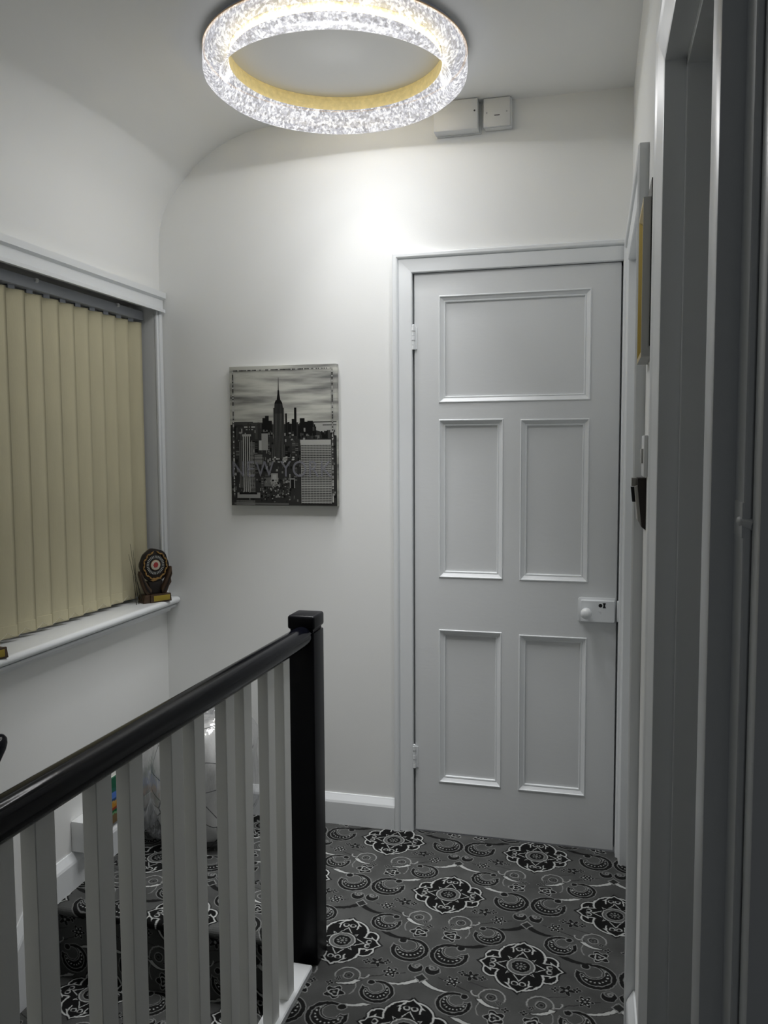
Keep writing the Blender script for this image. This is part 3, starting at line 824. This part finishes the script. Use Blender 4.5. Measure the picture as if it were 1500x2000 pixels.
# white street haze in front of it
for k in range(26): 
    u = rr.uniform(0.36, 0.60); v = rr.uniform(0.31, 0.345); ik.rect(u, u+0.02, v, v+0.008, rr.choice((0.30, 0.4, K1)))
# ornate roofs low in the middle
ik.rect(0.32, 0.44, 0.14, 0.205, 0.12); ik.rect(0.385, 0.45, 0.155, 0.235, 0.26); ik.rect(0.40, 0.435, 0.17, 0.225, 0.34)
for k in range(90):
    u = rr.uniform(0.31, 0.56); v = rr.uniform(0.04, 0.19); ik.rect(u, u+rr.uniform(0.006, 0.02), v, v+rr.uniform(0.006, 0.014), rr.choice((K0, 0.1, 0.22, 0.30)))
ik.rect(0.56, 0.61, 0.13, 0.20, 0.2); ik.rect(0.57, 0.60, 0.13, 0.19, K0)
# wide slab with white grid on the right
ik.rect(0.668, 0.945, 0.02, 0.435, K1)
ik.rect(0.665, 0.945, 0.435, 0.472, 0.40)
for q in range(34): ik.rect(0.668, 0.945, 0.024+q*0.0121, 0.0295+q*0.0121, 0.38)
for q in range(11): ik.rect(0.668+q*0.0277, 0.6708+q*0.0277, 0.02, 0.435, 0.30)
# podium lines at the foot
ik.rect(0.06, 0.28, 0.055, 0.095, 0.24); ik.rect(0.08, 0.25, 0.082, 0.096, K0); ik.rect(0.03, 0.55, 0.008, 0.022, 0.10)
for q in range(5): ik.rect(0.05, 0.23, 0.006+q*0.007, 0.009+q*0.007, 0.2)
ik.build('skyline_print', cv)
# inset glitter border line
gl = Ink(); gl.k = 1500
for (u0, u1, v0, v1) in ((0.03, 0.97, 0.9660, 0.9735), (0.028, 0.040, 0.06, 0.9735), (0.955, 0.967, 0.03, 0.9735)):
    hor = (u1-u0) > (v1-v0); n = 90
    for q in range(n):
        g = rr.choice((0.04, 0.08, 0.12, 0.40, 0.55)) if v0 > 0.5 else rr.choice((0.05, 0.1, 0.30, 0.45))
        if hor: gl.rect(u0+(u1-u0)*q/n, u0+(u1-u0)*(q+1)/n, v0, v1, g)
        else: gl.rect(u0, u1, v0+(v1-v0)*q/n, v0+(v1-v0)*(q+1)/n, g)
gl.build('glitter_border', cv)
# lettering
def text_mesh(s, size, extr=0.0):
    cu = bpy.data.curves.new('txt', 'FONT'); cu.body = s; cu.size = size; cu.extrude = extr; cu.align_x = 'CENTER'; cu.space_character = 1.05
    ob = bpy.data.objects.new('txt', cu); COL.objects.link(ob)
    dg = bpy.context.evaluated_depsgraph_get(); dg.update()
    me = bpy.data.meshes.new_from_object(ob.evaluated_get(dg)); bpy.data.objects.remove(ob); bpy.data.curves.remove(cu); return me
tm = text_mesh('NEW YORK', 0.082)
xs_ = [v.co.x for v in tm.vertices]; wd = max(xs_)-min(xs_)
tm.transform(Matrix.Diagonal((0.385/wd, 1, 1, 1)))
tm.transform(Matrix.Translation(((PX0+PX1)/2-0.008, PY-0.0045, PZ0+0.108)) @ Matrix.Rotation(math.radians(90), 4, 'X'))
M['letter'] = principled('grey_print_lettering', (0.22, 0.22, 0.25), 0.5, Alpha=0.6)
o = link('lettering', tm, M['letter'], cv); o['label'] = 'faint grey capitals reading NEW YORK'

# ------------------------------------------------------------------ balustrade
bl = thing('balustrade', (-0.12, -1.5, 0.0), 'balustrade with black handrail and newel post and white square balusters', 'balustrade')
NX0, NX1, NY0, NY1 = -0.160, -0.088, -0.845, -0.765
nw = box('newel_post', (NX0, NY0, 0.0), (NX1, NY1, 0.905), M['black2'], bl, bev=0.003)
box('newel_neck', (NX0+0.005, NY0+0.005, 0.900), (NX1-0.005, NY1-0.005, 0.916), M['black2'], nw)
box('newel_cap', (NX0-0.0015, NY0-0.0015, 0.913), (NX1+0.0015, NY1+0.0015, 0.950), M['black2'], nw, bev=0.007, seg=3)
# mopstick rail: round with a flattened foot
rp_ = []
for k in range(28):
    a = 2*math.pi*k/28
    x, z = 0.0285*math.cos(a), 0.0285*math.sin(a)
    rp_.append((x, max(z, -0.0235)))
RX, RZ = -0.121, 0.894
bm = bmesh.new(); segs = 14; rows = []
for j in range(segs+1):
    y = -2.20+(NY0+0.004+2.20)*j/segs; zz = RZ+0.016*(1-j/segs)
    rows.append([bm.verts.new((RX+x, y, zz+z)) for x, z in rp_])
for A, B in zip(rows, rows[1:]):
    for k in range(28): bm.faces.new((A[k], A[(k+1) % 28], B[(k+1) % 28], B[k]))
bm.faces.new(rows[0][::-1]); bm.faces.new(rows[-1])
link('handrail', mesh_of(bm), M['black'], bl, smooth=50)
prism('base_rail', [(XS-0.002, 0.0), (XS-0.002, 0.016), (XS, 0.018), (-0.097, 0.018), (-0.094, 0.015), (-0.094, 0.0)], 1, -2.16, -0.872, M['gloss'], bl)
bm = bmesh.new(); bm_box(bm, (-0.0125, -0.021, 0.017), (0.0125, 0.021, 0.900), 0.0012, 1); bme = mesh_of(bm, 'baluster'); bme.materials.append(M['baluster'])
for yc in (-1.000, -1.101, -1.234, -1.323, -1.460, -1.546, -1.684, -1.775, -1.915, -1.999, -2.12):
    o = bpy.data.objects.new('baluster', bme); COL.objects.link(o); o.parent = bl
    o.location = (-0.1175+0.12, yc+1.5, 0)

# wall handrail on the window wall going down the stairs
hr = thing('stair_handrail', (-0.92, -1.0, 0.6), 'rounded end of a black handrail on the window wall', 'handrail')
pit = RISE/GO
base = [(-0.92, -1.003-t, 0.622-t*pit) for t in [0.0, 0.004, 0.012, 0.024, 0.05, 0.2, 0.6, 1.1]]
tube('rail', base, 0.02, M['black'], hr, 18, radii=[0.006, 0.015, 0.021, 0.0245, 0.0255, 0.0255, 0.0255, 0.0255])
for t in (0.35, 0.95):
    tube('rail_bracket', [(XL+0.001, -1.003-t, 0.56-t*pit), (XL+0.03, -1.003-t, 0.555-t*pit), (-0.92, -1.003-t, 0.60-t*pit)], 0.006, M['steel'], hr, 10)

# ------------------------------------------------------------------ right wall trims and doors
t2 = arch_n('trim_2', FD0, FD1, FDZ, lambda a, z, h: (XR-h, a, z), amax=-0.0245, label='white architrave of the far right-hand doorway')
lining('door_lining', FD0, FD1, FDZ, lambda a, z, h: (XR-h, a, z), 0.10, t2, th=0.015)
d2 = sroot('door_2', (XR+0.03, FD0, 0), 'closed white door in the right wall beside the corner')
box('leaf', (XR+0.030, FD0+0.003, 0.006), (XR+0.065, FD1-0.003, FDZ-0.003), M['door'], d2, bev=0.001)
for z0, z1 in ((0.2, 0.8), (0.95, 1.85)):
    box('panel', (XR+0.026, FD0+0.11, z0), (XR+0.031, FD1-0.11, z1), M['door'], d2, bev=0.004)
# near doorway: splayed architrave, lining, stop
ARCH2 = [(0.0, 0.0), (0.0, 0.0095), (0.003, 0.0105), (0.046, 0.017), (0.056, 0.0195), (0.068, 0.020), (0.071, 0.017), (0.071, 0.0)]
t3 = arch_n('trim_3', ND0, ND1, NDZ, lambda a, z, h: (XR-h, a, z), prof=ARCH2, amin=-2.163, label='white architrave of the near right-hand doorway')
lining('door_lining', ND0, ND1, NDZ, lambda a, z, h: (XR-h, a, z), 0.105, t3, th=0.015)
bm = bmesh.new()
bm_box(bm, (XR+0.022, ND1-0.013, 0), (XR+0.062, ND1, NDZ), 0.001, 1); bm_box(bm, (XR+0.022, ND0, 0), (XR+0.062, ND0+0.013, NDZ), 0.001, 1); bm_box(bm, (XR+0.022, ND0, NDZ-0.013), (XR+0.062, ND1, NDZ), 0.001, 1)
link('door_stop', mesh_of(bm), M['gloss'], t3)
# doorway the viewer stands in: lining, stop, room-side architrave, strike plate
t5 = sroot('trim_5', (JX1, YF, 0), 'white jamb of the doorway close to the viewer')
def jamb(bm, x, s):
    # s=-1: right jamb growing to the left
    bm_box(bm, (min(x, x+s*0.005), -2.281, 0), (max(x, x+s*0.005), YF+0.001, JZ), 0.001, 1)
bm = bmesh.new(); jamb(bm, JX1, -1); jamb(bm, JX0, 1); bm_box(bm, (JX0, -2.281, JZ-0.005), (JX1, YF+0.001, JZ)); link('door_lining', mesh_of(bm), M['gloss'], t5)
bm = bmesh.new()
bm_box(bm, (JX1-0.021, -2.2445, 0), (JX1-0.004, -2.200, JZ), 0.0012, 2); bm_box(bm, (JX0+0.004, -2.2445, 0), (JX0+0.021, -2.200, JZ), 0.0012, 2); bm_box(bm, (JX0+0.02, -2.2445, JZ-0.021), (JX1-0.02, -2.200, JZ-0.004), 0.0012, 2)
link('door_stop', mesh_of(bm), M['gloss'], t5, smooth=35)
bm = bmesh.new()
for lo, hi in (((JX1, -2.306, 0), (JX1+0.07, -2.280, JZ+0.07)), ((JX0-0.07, -2.306, 0), (JX0, -2.280, JZ+0.07)), ((JX0, -2.306, JZ), (JX1, -2.280, JZ+0.07))): bm_box(bm, lo, hi, 0.003)
link('architrave', mesh_of(bm), M['gloss'], t5, smooth=35)
sp = box('strike_plate', (JX1-0.0062, -2.281, 1.319), (JX1-0.004, -2.250, 1.343), M['gloss'], t5, bev=0.001)
tube('strike_lip', [(JX1-0.005, -2.272, 1.330), (JX1-0.004, -2.279, 1.330), (JX1+0.001, -2.283, 1.328)], 0.0035, M['gloss'], sp, 10)

# ------------------------------------------------------------------ things on the right wall
pf = thing('framed_picture', (XR, -1.09, 1.56), 'thin picture frame with a gold border on the right wall', 'picture')
fy0, fy1, fz0, fz1 = -1.150, -0.985, 1.560, 1.865
M['gframe'] = principled('gold_picture_frame', (0.42, 0.30, 0.06), 0.35, 0.5)
M['bframe'] = principled('dark_frame_edge', (0.012, 0.011, 0.010), 0.4)
M['greyframe'] = principled('pale_silver_frame', (0.42, 0.42, 0.40), 0.4)
box('backing', (XR-0.007, fy0-0.002, fz0+0.02), (XR-0.0005, fy1, fz1+0.035), M['bframe'], pf)
FR = [(0.0, 0.0), (0.0, 0.0215), (0.010, 0.0215), (0.018, 0.015), (0.018, 0.0)]
rows = [[(XR-h, fy0+u, fz0+u), (XR-h, fy1-u, fz0+u), (XR-h, fy1-u, fz1-u), (XR-h, fy0+u, fz1-u)] for u, h in FR]
V = [v for r in rows for v in r]; F = []
for k in range(len(rows)-1):
    for i in range(4): F.append((k*4+i, k*4+(i+1) % 4, (k+1)*4+(i+1) % 4, (k+1)*4+i))
fo = link('frame', poly_mesh(V, F), [M['greyframe'], M['gframe']], pf)
for i_, p_ in enumerate(fo.data.polygons): p_.material_index = 0 if i_ < 4 else 1
box('picture_sheet', (XR-0.0105, fy0+0.012, fz0+0.012), (XR-0.0085, fy1-0.012, fz1-0.012), M['greyframe'], pf)
ls = thing('light_switch', (XR, -1.0, 1.30), 'white light switch on the right wall above the brown holder', 'switch')
box('plate', (XR-0.009, -1.078, 1.322), (XR-0.0004, -0.992, 1.408), M['plastic'], ls, bev=0.002)
for yr in (-1.050, -1.020): box('rocker', (XR-0.013, yr-0.010, 1.350), (XR-0.008, yr+0.010, 1.380), M['greyframe'], ls, bev=0.001)
wh = thing('wall_holder', (XR, -1.0, 1.2), 'tapered dark brown wall holder with a pale front beside the light switch', 'holder')
M['brown'] = add_noise(principled('dark_brown_wood', (0.012, 0.006, 0.004), 0.5), 40, 0.1, 0.001)
M['palegrey'] = principled('pale_grey_plastic', (0.36, 0.35, 0.32), 0.4)
prism('body', [(XR-0.0004, 1.318), (XR-0.0175, 1.318), (XR-0.0175, 1.300), (XR-0.0085, 1.214), (XR-0.0004, 1.208)], 1, -1.030, -0.955, M['brown'], wh, bev=0.0)
prism('front_cover', [(XR-0.0175, 1.302), (XR-0.0235, 1.300), (XR-0.0165, 1.228), (XR-0.0085, 1.216)], 1, -1.029, -0.956, M['palegrey'], wh)
box('clip', (XR-0.029, -1.000, 1.300), (XR-0.017, -0.975, 1.318), M['palegrey'], wh, bev=0.001)
prism('slot', [(XR-0.0300, 1.298), (XR-0.0235, 1.298), (XR-0.0205, 1.266), (XR-0.0265, 1.266)], 1, -1.000, -0.975, M['void'], wh)

# ------------------------------------------------------------------ trophies on the sill
def mat_bronze():
    mt = principled('antique_bronze_resin', (0.075, 0.045, 0.026), 0.38, 0.35); add_noise(mt, 90, 0.4, 0.002, 0.5, cscale=40); return mt
M['bronze'] = mat_bronze()
M['bronze_dark'] = add_noise(principled('dark_bronze_resin', (0.022, 0.017, 0.014), 0.4, 0.3), 80, 0.4, 0.002, 0.4)
M['laurel'] = add_noise(principled('old_gold_laurel', (0.36, 0.21, 0.07), 0.4, 0.5), 90, 0.3, 0.002, 0.3)
M['plaque'] = principled('yellow_gold_plaque', (0.40, 0.30, 0.045), 0.4, 0.4)
M['ray'] = principled('silver_ray', (0.5, 0.5, 0.47), 0.35, 0.5)
M['emblem'] = principled('cream_emblem', (0.55, 0.50, 0.40), 0.5)
M['red'] = principled('red_emblem_print', (0.35, 0.03, 0.03), 0.5)
def extr(name, pts, y0, y1, mat, parent, bev=0.001):     # x/z outline, depth along y, local coordinates
    return prism(name, pts, 1, y0, y1, mat, parent, local=True, bev=bev)
def make_trophy(loc, rz, label, bw=1.0, ww=1.0):
    t = thing('trophy', loc, label, 'trophy', 'trophies on the window sill', rz)
    extr('base', [(bw*x, z) for x, z in ((-0.056, 0.0), (0.056, 0.0), (0.053, 0.020), (0.048, 0.031), (-0.048, 0.031), (-0.053, 0.020))], -0.026, 0.026, M['bronze'], t, 0.003)
    pl = extr('base_front', [(bw*x, z) for x, z in ((-0.030, 0.001), (0.054, 0.001), (0.051, 0.031), (-0.030, 0.031))], -0.031, -0.024, M['bronze'], t, 0.0015)
    extr('plaque', [(bw*x, z) for x, z in ((-0.018, 0.006), (0.046, 0.006), (0.046, 0.026), (-0.018, 0.026))], -0.0325, -0.030, M['plaque'], t, 0.0005)
    extr('pedestal', [(-0.030, 0.028), (0.030, 0.028), (0.024, 0.060), (0.030, 0.078), (-0.030, 0.078), (-0.024, 0.060)], -0.012, 0.012, M['bronze_dark'], t, 0.003)
    for s, pts in ((-1, [(0.026, 0.028), (0.040, 0.030), (0.054, 0.060), (0.060, 0.078), (0.068, 0.108), (0.065, 0.122), (0.056, 0.114), (0.044, 0.085), (0.030, 0.062), (0.018, 0.045)]),
                   (1, [(0.022, 0.028), (0.040, 0.032), (0.050, 0.056), (0.060, 0.070), (0.058, 0.084), (0.064, 0.100), (0.062, 0.130), (0.054, 0.128), (0.044, 0.098), (0.030, 0.070), (0.018, 0.046)])):
        wg = extr('wing', [(s*x*ww, z) for x, z in pts][::s], -0.022, -0.004, M['bronze'], t, 0.003)
        for q in range(3):
            a = 0.30+0.22*q
            tube('feather_ridge', [(s*ww*(0.024+0.006*q), -0.0225, 0.034+0.004*q), (s*ww*(0.040+0.004*q), -0.024, 0.062+0.004*q), (s*ww*(0.052+0.004*q), -0.0225, 0.088+0.010*q)], 0.0016, M['bronze_dark'], wg, 6, local=True)
    CZ, CR = 0.136, 0.052
    oct_ = [(CR*1.07*(1+0.035*math.cos(8*a+0.4))*math.cos(a), CZ+CR*1.2*(1+0.03*math.cos(7*a))*math.sin(a)) for a in [2*math.pi*i/40 for i in range(40)]]
    ds = extr('medallion', oct_, -0.010, 0.008, M['bronze_dark'], t, 0.002)
    # laurel leaves around the disc
    for s in (-1, 1):
        for q in range(11):
            a = math.radians(-78+q*15.2)
            cx, cz = s*CR*0.86*math.cos(a), CZ+CR*0.95*math.sin(a)
            ta = a+math.radians(90+(22 if q % 2 else -22))
            dx, dz = s*math.cos(ta), math.sin(ta)
            nx, nz = -dz, dx
            L, W = 0.0095, 0.0034
            pts = [(cx-dx*L, cz-dz*L), (cx+nx*W, cz+nz*W), (cx+dx*L, cz+dz*L), (cx-nx*W, cz-nz*W)]
            extr('laurel_leaf', pts if s > 0 else pts[::-1], -0.0150, -0.0095, M['laurel'], t, 0.0008)
    def disc(nm, r, y0, y1, mat, sx=1.0):
        return extr(nm, [(r*math.cos(2*math.pi*i/36)*sx, CZ+0.002+r*math.sin(2*math.pi*i/36)) for i in range(36)], y0, y1, mat, t, 0.0006)
    disc('rosette', 0.0365, -0.0135, -0.009, M['void'])
    for q in range(32):
        a = 2*math.pi*q/32; c, s_ = math.cos(a), math.sin(a)
        r0, r1, w0, w1 = 0.0255, 0.0350, 0.0008, 0.0017
        extr('ray', [(c*r0-s_*w0, CZ+0.002+s_*r0+c*w0), (c*r1-s_*w1, CZ+0.002+s_*r1+c*w1), (c*r1+s_*w1, CZ+0.002+s_*r1-c*w1), (c*r0+s_*w0, CZ+0.002+s_*r0-c*w0)], -0.0143, -0.0130, M['ray'], t, 0.0)
    disc('emblem_ring', 0.0195, -0.0155, -0.013, M['laurel'])
    em = disc('emblem', 0.0182, -0.0162, -0.014, M['emblem'])
    mk = extr('red_mark', [(-0.010, CZ+0.001), (-0.006, CZ+0.010), (0.000, CZ+0.013), (0.007, CZ+0.011), (0.010, CZ+0.004), (0.008, CZ-0.003), (0.003, CZ-0.009), (0.001, CZ-0.003), (-0.001, CZ-0.008), (-0.004, CZ-0.009), (-0.007, CZ-0.003)], -0.0168, -0.0160, M['red'], t, 0.0)
    extr('scroll_ribbon', [(-0.022, 0.083), (-0.012, 0.078), (0.0, 0.080), (0.010, 0.086), (0.022, 0.084), (0.018, 0.089), (0.008, 0.092), (-0.003, 0.088), (-0.012, 0.084)], -0.0165, -0.009, M['laurel'], t, 0.0008)
    return t
make_trophy((-0.965, -0.118, SZ), math.radians(56), 'bronze trophy with a laurel medallion in the right corner of the sill')
make_trophy((-0.970, -1.040, SZ), math.radians(74), 'second bronze trophy mostly cut off at the left edge of the sill', 1.5, 0.8)
tw = thing('dried_twigs', (-0.998, -0.222, SZ), 'few thin dark twigs standing behind the bronze trophy', 'twigs')
M['twig'] = principled('dry_dark_twig', (0.03, 0.026, 0.015), 0.7)
for (a, b, h) in ((-0.012, 0.006, 0.225), (-0.024, -0.006, 0.19), (0.006, 0.022, 0.20), (0.018, 0.03, 0.17)):
    tube('twig', [(0.004+b*0.2, 0.035+b, 0.0), (0.0, 0.025+a*0.4, h*0.6), (-0.004, 0.02+a, h)], 0.0009, M['twig'], tw, 5, local=True, radii=[0.0012, 0.0009, 0.0005])

# ------------------------------------------------------------------ things low in the corner behind the balusters
sb = thing('socket_box', (XL, -0.61, 0.112), 'white surface-mounted socket box above the left skirting', 'electrical box')
box('back_box', (XL+0.0004, -0.640, 0.1135), (XL+0.046, -0.495, 0.212), M['plastic'], sb, bev=0.003)
box('face_plate', (XL+0.045, -0.642, 0.1135), (XL+0.053, -0.493, 0.214), M['plastic'], sb, bev=0.002)

def mat_book():
    mt = principled('colourful_book_cover', (0.1, 0.3, 0.2), 0.35); t = mt.node_tree
    tc = t.nodes.new('ShaderNodeTexCoord'); sp_ = t.nodes.new('ShaderNodeSeparateXYZ'); t.links.new(tc.outputs['Object'], sp_.inputs[0])
    nz = t.nodes.new('ShaderNodeTexNoise'); nz.inputs['Scale'].default_value = 35; t.links.new(tc.outputs['Object'], nz.inputs['Vector'])
    N.tree = t
    v = N(sp_.outputs[2])*6.6 + (N(nz.outputs['Fac'])-0.5)*0.16
    rp = t.nodes.new('ShaderNodeValToRGB'); rp.color_ramp.interpolation = 'CONSTANT'; t.links.new(v.s, rp.inputs[0])
    e = rp.color_ramp.elements
    e[0].position = 0.0; e[0].color = (0.30, 0.20, 0.10, 1); e[1].position = 0.19; e[1].color = (0.25, 0.5, 0.25, 1)
    for p, c in ((0.22, (0.02, 0.16, 0.06)), (0.29, (0.35, 0.05, 0.03)), (0.36, (0.60, 0.28, 0.03)), (0.45, (0.55, 0.35, 0.10)), (0.50, (0.03, 0.08, 0.2)), (0.56, (0.10, 0.22, 0.62)), (0.72, (0.02, 0.12, 0.09)), (0.80, (0.01, 0.10, 0.05))):
        k = e.new(p); k.color = (*c, 1)
    t.links.new(rp.outputs[0], t.nodes['Principled BSDF'].inputs['Base Color']); return mt
M['book'] = mat_book(); M['paper'] = principled('book_pages', (0.7, 0.68, 0.6), 0.7)
bk = thing('picture_book', (XL+0.0195, -0.41, 0.1125), 'colourful green and orange picture book propped on the left skirting', 'book')
box('cover', (-0.0105, -0.065, 0.0), (-0.003, 0.085, 0.158), M['book'], bk, bev=0.001, local=True)
box('pages', (-0.0165, -0.063, 0.002), (-0.0105, 0.083, 0.156), M['paper'], bk, local=True)

# bag of bedding wrapped in clear plastic
bg = thing('bedding_bag', (-0.742, -0.215, 0.0), 'white bedding with thin black lines in a clear plastic bag on the landing corner', 'bag')
def mat_bedding():
    mt = principled('white_bedding_with_black_lines', (0.72, 0.72, 0.70), 0.7); t = mt.node_tree
    tc = t.nodes.new('ShaderNodeTexCoord')
    v = t.nodes.new('ShaderNodeTexVoronoi'); v.feature = 'DISTANCE_TO_EDGE'; v.inputs['Scale'].default_value = 8.5
    t.links.new(tc.outputs['Object'], v.inputs['Vector'])
    rp = t.nodes.new('ShaderNodeValToRGB'); e = rp.color_ramp.elements
    e[0].position = 0.008; e[0].color = (0.015, 0.015, 0.017, 1); e[1].position = 0.014; e[1].color = (0.74, 0.74, 0.72, 1)
    t.links.new(v.outputs['Distance'], rp.inputs[0]); t.links.new(rp.outputs[0], t.nodes['Principled BSDF'].inputs['Base Color']); return mt
def mat_film():
    mt = bpy.data.materials.new('clear_plastic_film'); mt.use_nodes = True; t = mt.node_tree; t.nodes.clear()
    out = t.nodes.new('ShaderNodeOutputMaterial')
    tc = t.nodes.new('ShaderNodeTexCoord'); nz = t.nodes.new('ShaderNodeTexNoise'); nz.inputs['Scale'].default_value = 16; nz.inputs['Detail'].default_value = 3
    mp = t.nodes.new('ShaderNodeMapping'); mp.inputs['Scale'].default_value = (1.6, 1.6, 0.5); t.links.new(tc.outputs['Object'], mp.inputs[0]); t.links.new(mp.outputs[0], nz.inputs['Vector'])
    bp = t.nodes.new('ShaderNodeBump'); bp.inputs['Strength'].default_value = 0.9; bp.inputs['Distance'].default_value = 0.02; t.links.new(nz.outputs['Fac'], bp.inputs['Height'])
    gl = t.nodes.new('ShaderNodeBsdfGlossy'); gl.inputs['Roughness'].default_value = 0.14; t.links.new(bp.outputs[0], gl.inputs['Normal'])
    df = t.nodes.new('ShaderNodeBsdfDiffuse'); df.inputs[0].default_value = (0.65, 0.67, 0.70, 1)
    tr = t.nodes.new('ShaderNodeBsdfTransparent')
    m1 = t.nodes.new('ShaderNodeMixShader'); m1.inputs[0].default_value = 0.25; t.links.new(gl.outputs[0], m1.inputs[1]); t.links.new(df.outputs[0], m1.inputs[2])
    m2 = t.nodes.new('ShaderNodeMixShader'); m2.inputs[0].default_value = 0.30; t.links.new(tr.outputs[0], m2.inputs[1]); t.links.new(m1.outputs[0], m2.inputs[2])
    t.links.new(m2.outputs[0], out.inputs[0]); return mt
def blob(name, rx, ry, h, z0, e, amp, freq, mat, flare=0.0, seed=0):
    bm = bmesh.new(); nu, nvv = 64, 34; rows = []
    for j in range(nvv+1):
        t = j/nvv; ph = -math.pi/2+math.pi*t
        cz = math.copysign(abs(math.sin(ph))**e, math.sin(ph)); cr = abs(math.cos(ph))**e
        row = []
        for i in range(nu):
            a = 2*math.pi*i/nu
            cx = math.copysign(abs(math.cos(a))**0.7, math.cos(a)); cy = math.copysign(abs(math.sin(a))**0.7, math.sin(a))
            p = Vector((rx*cr*cx, ry*cr*cy, z0+h*(cz*0.5+0.5)))
            nn = noise.noise(Vector((p.x*freq+seed, p.y*freq, p.z*freq*0.6)))+0.5*noise.noise(Vector((p.x*freq*2.3, p.y*freq*2.3+seed, p.z*freq)))
            p += Vector((cx*rx, cy*ry, 0)).normalized()*nn*amp*min(1, cr*2)
            p.z += nn*amp*0.6*(1-cr)*(1 if t > 0.5 else 0)
            if flare and p.z < 0.07: 
                f = 1+flare*(1-max(p.z, 0)/0.07); p.x *= f; p.y *= f
            p.z = max(p.z, 0.002)
            row.append(p)
        rows.append(row)
    R = []
    for j, row in enumerate(rows):
        if j in (0, nvv):
            c = sum(row, Vector())/nu; R.append([bm.verts.new(c)])
        else: R.append([bm.verts.new(p) for p in row])
    for A, B in zip(R, R[1:]):
        for i in range(nu):
            k = (i+1) % nu
            if len(A) == 1: bm.faces.new((A[0], B[k], B[i]))
            elif len(B) == 1: bm.faces.new((A[i], A[k], B[0]))
            else: bm.faces.new((A[i], A[k], B[k], B[i]))
    return link(name, mesh_of(bm), mat, bg, local=True, smooth=180)
blob('folded_bedding', 0.168, 0.148, 0.42, 0.012, 0.55, 0.026, 8, mat_bedding(), seed=3)
FILM = mat_film()
blob('plastic_film', 0.192, 0.174, 0.470, 0.0, 0.55, 0.024, 15, FILM, flare=0.12, seed=11)
blob('gathered_top', 0.062, 0.050, 0.085, 0.425, 0.8, 0.030, 26, FILM, seed=5)
